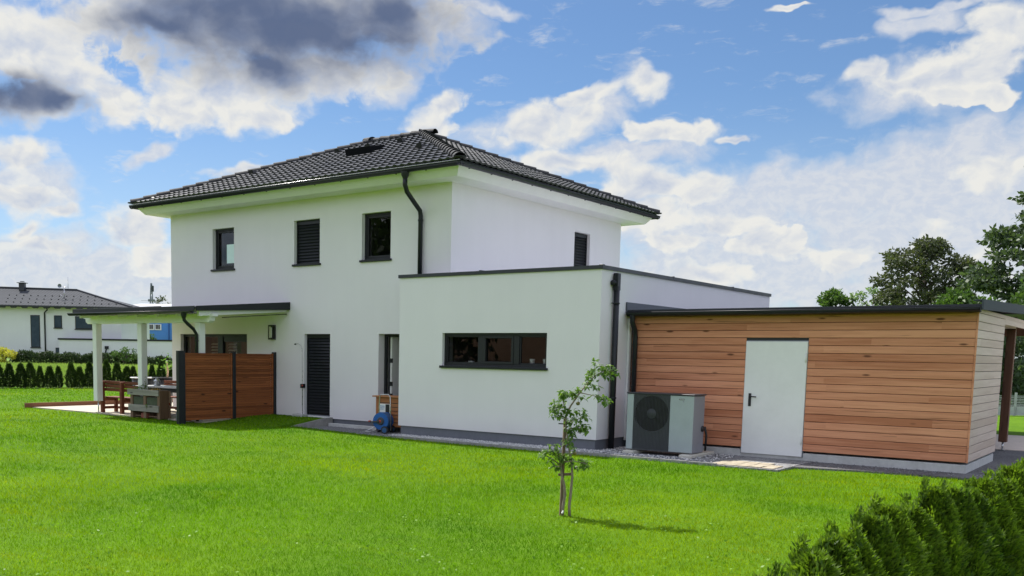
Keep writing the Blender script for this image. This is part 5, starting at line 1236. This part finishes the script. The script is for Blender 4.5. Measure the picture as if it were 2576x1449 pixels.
# pylon
PYL = thing('lattice_mast', 'distant steel lattice mast rising behind the grey hall roof', 'mast', (-254.5, 185.5, 1.5))
c = MB(); ctr = Vector((-254.5, 185.5, 0))
def leg(z_, i_): w_ = 1.9-(z_-1)*.074; return ctr+E1*(w_*(1 if i_ in (0, 1) else -1)/2)+E2*(w_*(1 if i_ in (0, 3) else -1)/2)+Vector((0, 0, z_))
zz = list(np.linspace(0, 22.4, 13))
for a_, b2 in zip(zz, zz[1:]):
    for i_ in range(4):
        c.beam(leg(a_, i_), leg(b2, i_), .13); c.beam(leg(a_, i_), leg(b2, (i_+1) % 4), .07); c.beam(leg(a_, (i_+1) % 4), leg(b2, i_), .07)
c.build('lattice_tower', M_SHEET, PYL)
c = MB(); c.beam(ctr-E1*1.0+Vector((0, 0, 17.1)), ctr+E1*1.0+Vector((0, 0, 17.1)), .7, .7); c.beam(ctr-E1*3.2+Vector((0, 0, 17.0)), ctr+E1*3.6+Vector((0, 0, 17.0)), .08); c.build('platform', M_SHEET, PYL)
c = MB(); c.beam(ctr+E1*.35+Vector((0, 0, 19.8)), ctr+E1*.35+Vector((0, 0, 21.6)), .6); c.build('antenna', M_ANTHM, PYL)
# dark hedge and bushes in front of the neighbour house
def hedge_thing(name, label, s0, s1, d, zb, zt, dep, n, L, seed, mat, cat='hedge'):
    t = thing(name, label, cat, NW((s0+s1)/2, d, zb)); rg = np.random.default_rng(seed)
    u = rg.uniform(s0, s1, n); top = zt(u)+.10*np.sin(u*3.1+1)+.07*np.sin(u*7.7)
    v = rg.random(n)**.7; w = rg.uniform(-dep/2, dep/2, n); z_ = zb+(top-zb)*v
    P = np.stack([NO.x+E1.x*u+E2.x*(d+w), NO.y+E1.y*u+E2.y*(d+w), z_], 1)
    V, F = leaves_np(P, rg.normal(size=(n, 3)), L*rg.uniform(.6, 1.3, n), L*.6, rg); npmesh('foliage', V, F, mat, t)
    c = MB()
    for s_ in np.arange(s0+.4, s1, 1.6): p_ = NW(float(s_), d, 0); c.tube([(p_.x, p_.y, zb-.1), (p_.x, p_.y, zb+.5)], .04, 5)
    c.build('stem', M_BARKD, t); return t
M_DH = leafmat('dark_hedge_leaf', (.014, .035, .010), (.055, .085, .030), .2, .6, .8)
hedge_thing('clipped_hedge', 'dark hedge running in front of the white neighbour house', 4.96, 12.3, -9.5, .25, lambda u: 1.50-.03*(u-4.4), 1.0, 9000, .16, 31, M_DH)
hedge_thing('hedge', 'dark hedge behind the pergola posts in front of the garage wall', 11.8, 20.8, -9.5, .25, lambda u: 1.24-.02*(u-12)+.28*np.clip(1-((u-14.1)/2.6)**2, 0, 1), 1.1, 11000, .16, 32, M_DH)
tree('leafy_bush', 'light green leafy bush top above the dark hedge behind the middle post', 'bush', NW(15.4, -10.3, .3), 1.75, 1.0, 2.6, 12, 900, .15, 15, M_GREEN, cr=.28)
tree('yellow_bush', 'yellow green bush at the far left edge before the neighbour house', 'bush', NW(4.75, -10.6, .3), 1.6, .5, 1.9, 16, 2200, .14, 16, leafmat('yellow_leaf', (.30, .30, .03), (.55, .50, .08), .4, .5, 1.), cr=.35)
tree('far_tree', 'tiny dark treetop peeping over the neighbour roof', 'tree', NW(5.2, 40, 1), 9.0, 4.0, 3.5, 14, 1200, .3, 17, M_MAPLE, cr=.6)

# ------------------------------------------------------------------ young apple tree with stake
AB = Vector((-5.25, 9.25, float(zg(-5.25, 9.25))))
def TPX(u, v, d=0.): k = .001317; return AB+E1*((u-405)*k-(1375-v)*k*.033)+E2*d+Vector((0, 0, (1375-v)*k))
AT = thing('apple_tree', 'young apple tree with two thin stems and a bent leader on the lawn', 'tree', AB)
def limb(name, pts, r0, r1, dd=None):
    n_ = len(pts); c = MB(); P_ = [TPX(p_[0], p_[1], (p_[2] if len(p_) > 2 else 0)) for p_ in pts]
    c.tube(P_, [r0+(r1-r0)*k/(n_-1) for k in range(n_)], 8); return c.build(name, M_BARK, AT)
limb('trunk', [(418, 1378, 0), (416, 1290, .01), (428, 1180, 0), (436, 1100, .01), (441, 1040, 0), (437, 960, 0), (430, 880, .02), (414, 800, .01), (398, 700, 0), (384, 620, 0), (392, 520, .01)], .017, .009)
limb('trunk', [(357, 1380, 0), (363, 1300, 0), (381, 1190, .01), (372, 1110, 0), (355, 1040, 0), (346, 970, .01), (340, 925, .02)], .018, .011)
limb('branch', [(392, 520, .01), (430, 450, 0), (500, 345, -.02), (560, 270, -.03), (620, 205, -.03), (690, 165, -.03), (780, 165, -.02)], .011, .003)
limb('branch', [(500, 345, -.02), (545, 352, -.04), (620, 368, -.07), (730, 402, -.08)], .006, .002)
limb('branch', [(392, 520, .01), (376, 470, .03), (372, 400, .04), (365, 345, .05)], .008, .003)
limb('branch', [(388, 560, .0), (340, 520, .06), (290, 470, .10)], .006, .002)
limb('branch', [(384, 600, 0), (440, 575, -.05), (510, 545, -.08)], .006, .002)
limb('branch', [(392, 660, 0), (450, 640, .05), (530, 640, .09)], .006, .002)
limb('branch', [(340, 950, .02), (300, 915, .03), (240, 880, .02), (190, 850, 0)], .009, .003)
limb('branch', [(342, 935, .02), (380, 915, -.04), (440, 905, -.07), (500, 915, -.08), (560, 930, -.08)], .008, .003)
limb('branch', [(338, 960, .02), (320, 965, .06), (295, 965, .08)], .006, .002)
limb('branch', [(345, 960, .0), (320, 850, -.04), (290, 790, -.06), (250, 775, -.07)], .006, .002)
limb('branch', [(620, 205, -.03), (622, 140, -.02), (628, 90, -.02)], .004, .002)
CLs = [(628, 85, 22, 14), (705, 125, 62, 26), (775, 165, 42, 32), (600, 175, 40, 45), (690, 175, 50, 24), (725, 200, 40, 18), (590, 268, 48, 28), (630, 295, 22, 22), (575, 225, 25, 18), (655, 372, 70, 16), (715, 400, 38, 32), (520, 385, 24, 20), (480, 310, 34, 16),
       (400, 345, 62, 30), (350, 345, 26, 26), (365, 395, 26, 26), (455, 365, 45, 26), (300, 425, 32, 16), (290, 480, 36, 34), (335, 460, 50, 34), (290, 530, 26, 20), (345, 530, 26, 24), (405, 505, 32, 26), (445, 500, 30, 18), (515, 500, 44, 22), (545, 540, 36, 24), (480, 560, 46, 24), (415, 580, 34, 22),
       (520, 625, 58, 34), (545, 655, 30, 22), (465, 640, 36, 30), (415, 645, 40, 34), (430, 700, 36, 26), (405, 745, 40, 30), (430, 790, 20, 18), (452, 810, 14, 16), (290, 780, 46, 16), (235, 835, 46, 20), (190, 865, 26, 20), (310, 850, 40, 28), (360, 875, 44, 24), (405, 890, 34, 24), (270, 895, 30, 24), (300, 955, 34, 22), (340, 905, 24, 20),
       (430, 925, 24, 18), (515, 905, 42, 26), (560, 915, 26, 32), (480, 955, 26, 16), (535, 955, 24, 20)]
rr = random.Random(33); c = MB()
for (u0, v0, ru, rv_) in CLs:
    for k in range(int(6+ru*rv_/50)):
        a_ = rr.uniform(0, 2*PI); q_ = math.sqrt(rr.random()); dd = rr.gauss(0, .05); p_ = TPX(u0+ru*q_*math.cos(a_), v0+rv_*q_*math.sin(a_), dd-.02)
        dr = Vector((rr.uniform(-1, 1), rr.uniform(-1, 1), rr.uniform(-1.1, .45))).normalized(); Lf = rr.uniform(.038, .064); sd_ = dr.cross(Vector((rr.uniform(-.4, .4), rr.uniform(-.4, .4), 1))).normalized(); n_ = dr.cross(sd_)
        w_ = Lf*.27; mid = p_+dr*Lf*.5-n_*Lf*.06; tip = p_+dr*Lf+Vector((0, 0, -Lf*.18))
        c.add([p_, p_+dr*Lf*.3+sd_*w_, p_+dr*Lf*.68+sd_*w_*.85, tip, p_+dr*Lf*.68-sd_*w_*.85, p_+dr*Lf*.3-sd_*w_, mid], [(0, 1, 6), (1, 2, 6), (2, 3, 6), (3, 4, 6), (4, 5, 6), (5, 0, 6)])
c.build('crown', leafmat('apple_leaf', (.045, .105, .018), (.17, .27, .06), .4, .45, 8.), AT)
for (u0, v0) in ((484, 432), (457, 845)):
    c = MB(); p_ = TPX(u0, v0, -.03); c.lathe(tuple(p_), [(0, -.021), (.012, -.02), (.022, -.006), (.021, .010), (.010, .019), (0, .016)], 12); c.tube([p_+Vector((0, 0, .016)), p_+Vector((.004, 0, .045))], .0015, 5); c.build('apple', M_APPLE, AT)
STK = thing('tree_stake', 'weathered wooden stake with a cross slat holding the apple tree', 'stake', TPX(350, 1375, .05))
c = MB(); a_ = TPX(349, 1378, .05); b2 = TPX(349, 562, .05); b2 = Vector((a_.x, a_.y, b2.z))+E1*.015; c.beam(a_, b2, .046, .03); c.build('post', M_STAKE, STK)
c = MB(); c.beam(TPX(328, 1030, .03), TPX(452, 1022, .03), .02, .028); c.build('cross_slat', M_STAKE, STK)
c = MB(); c.beam(TPX(330, 603, .03), TPX(388, 606, .02), .008, .012); c.build('tie', M_BLACK, STK)
c = MB(); c.beam(TPX(352, 1348, -.02), TPX(362, 1325, -.02), .05, .012); c.build('wrap', M_WHITE, STK)
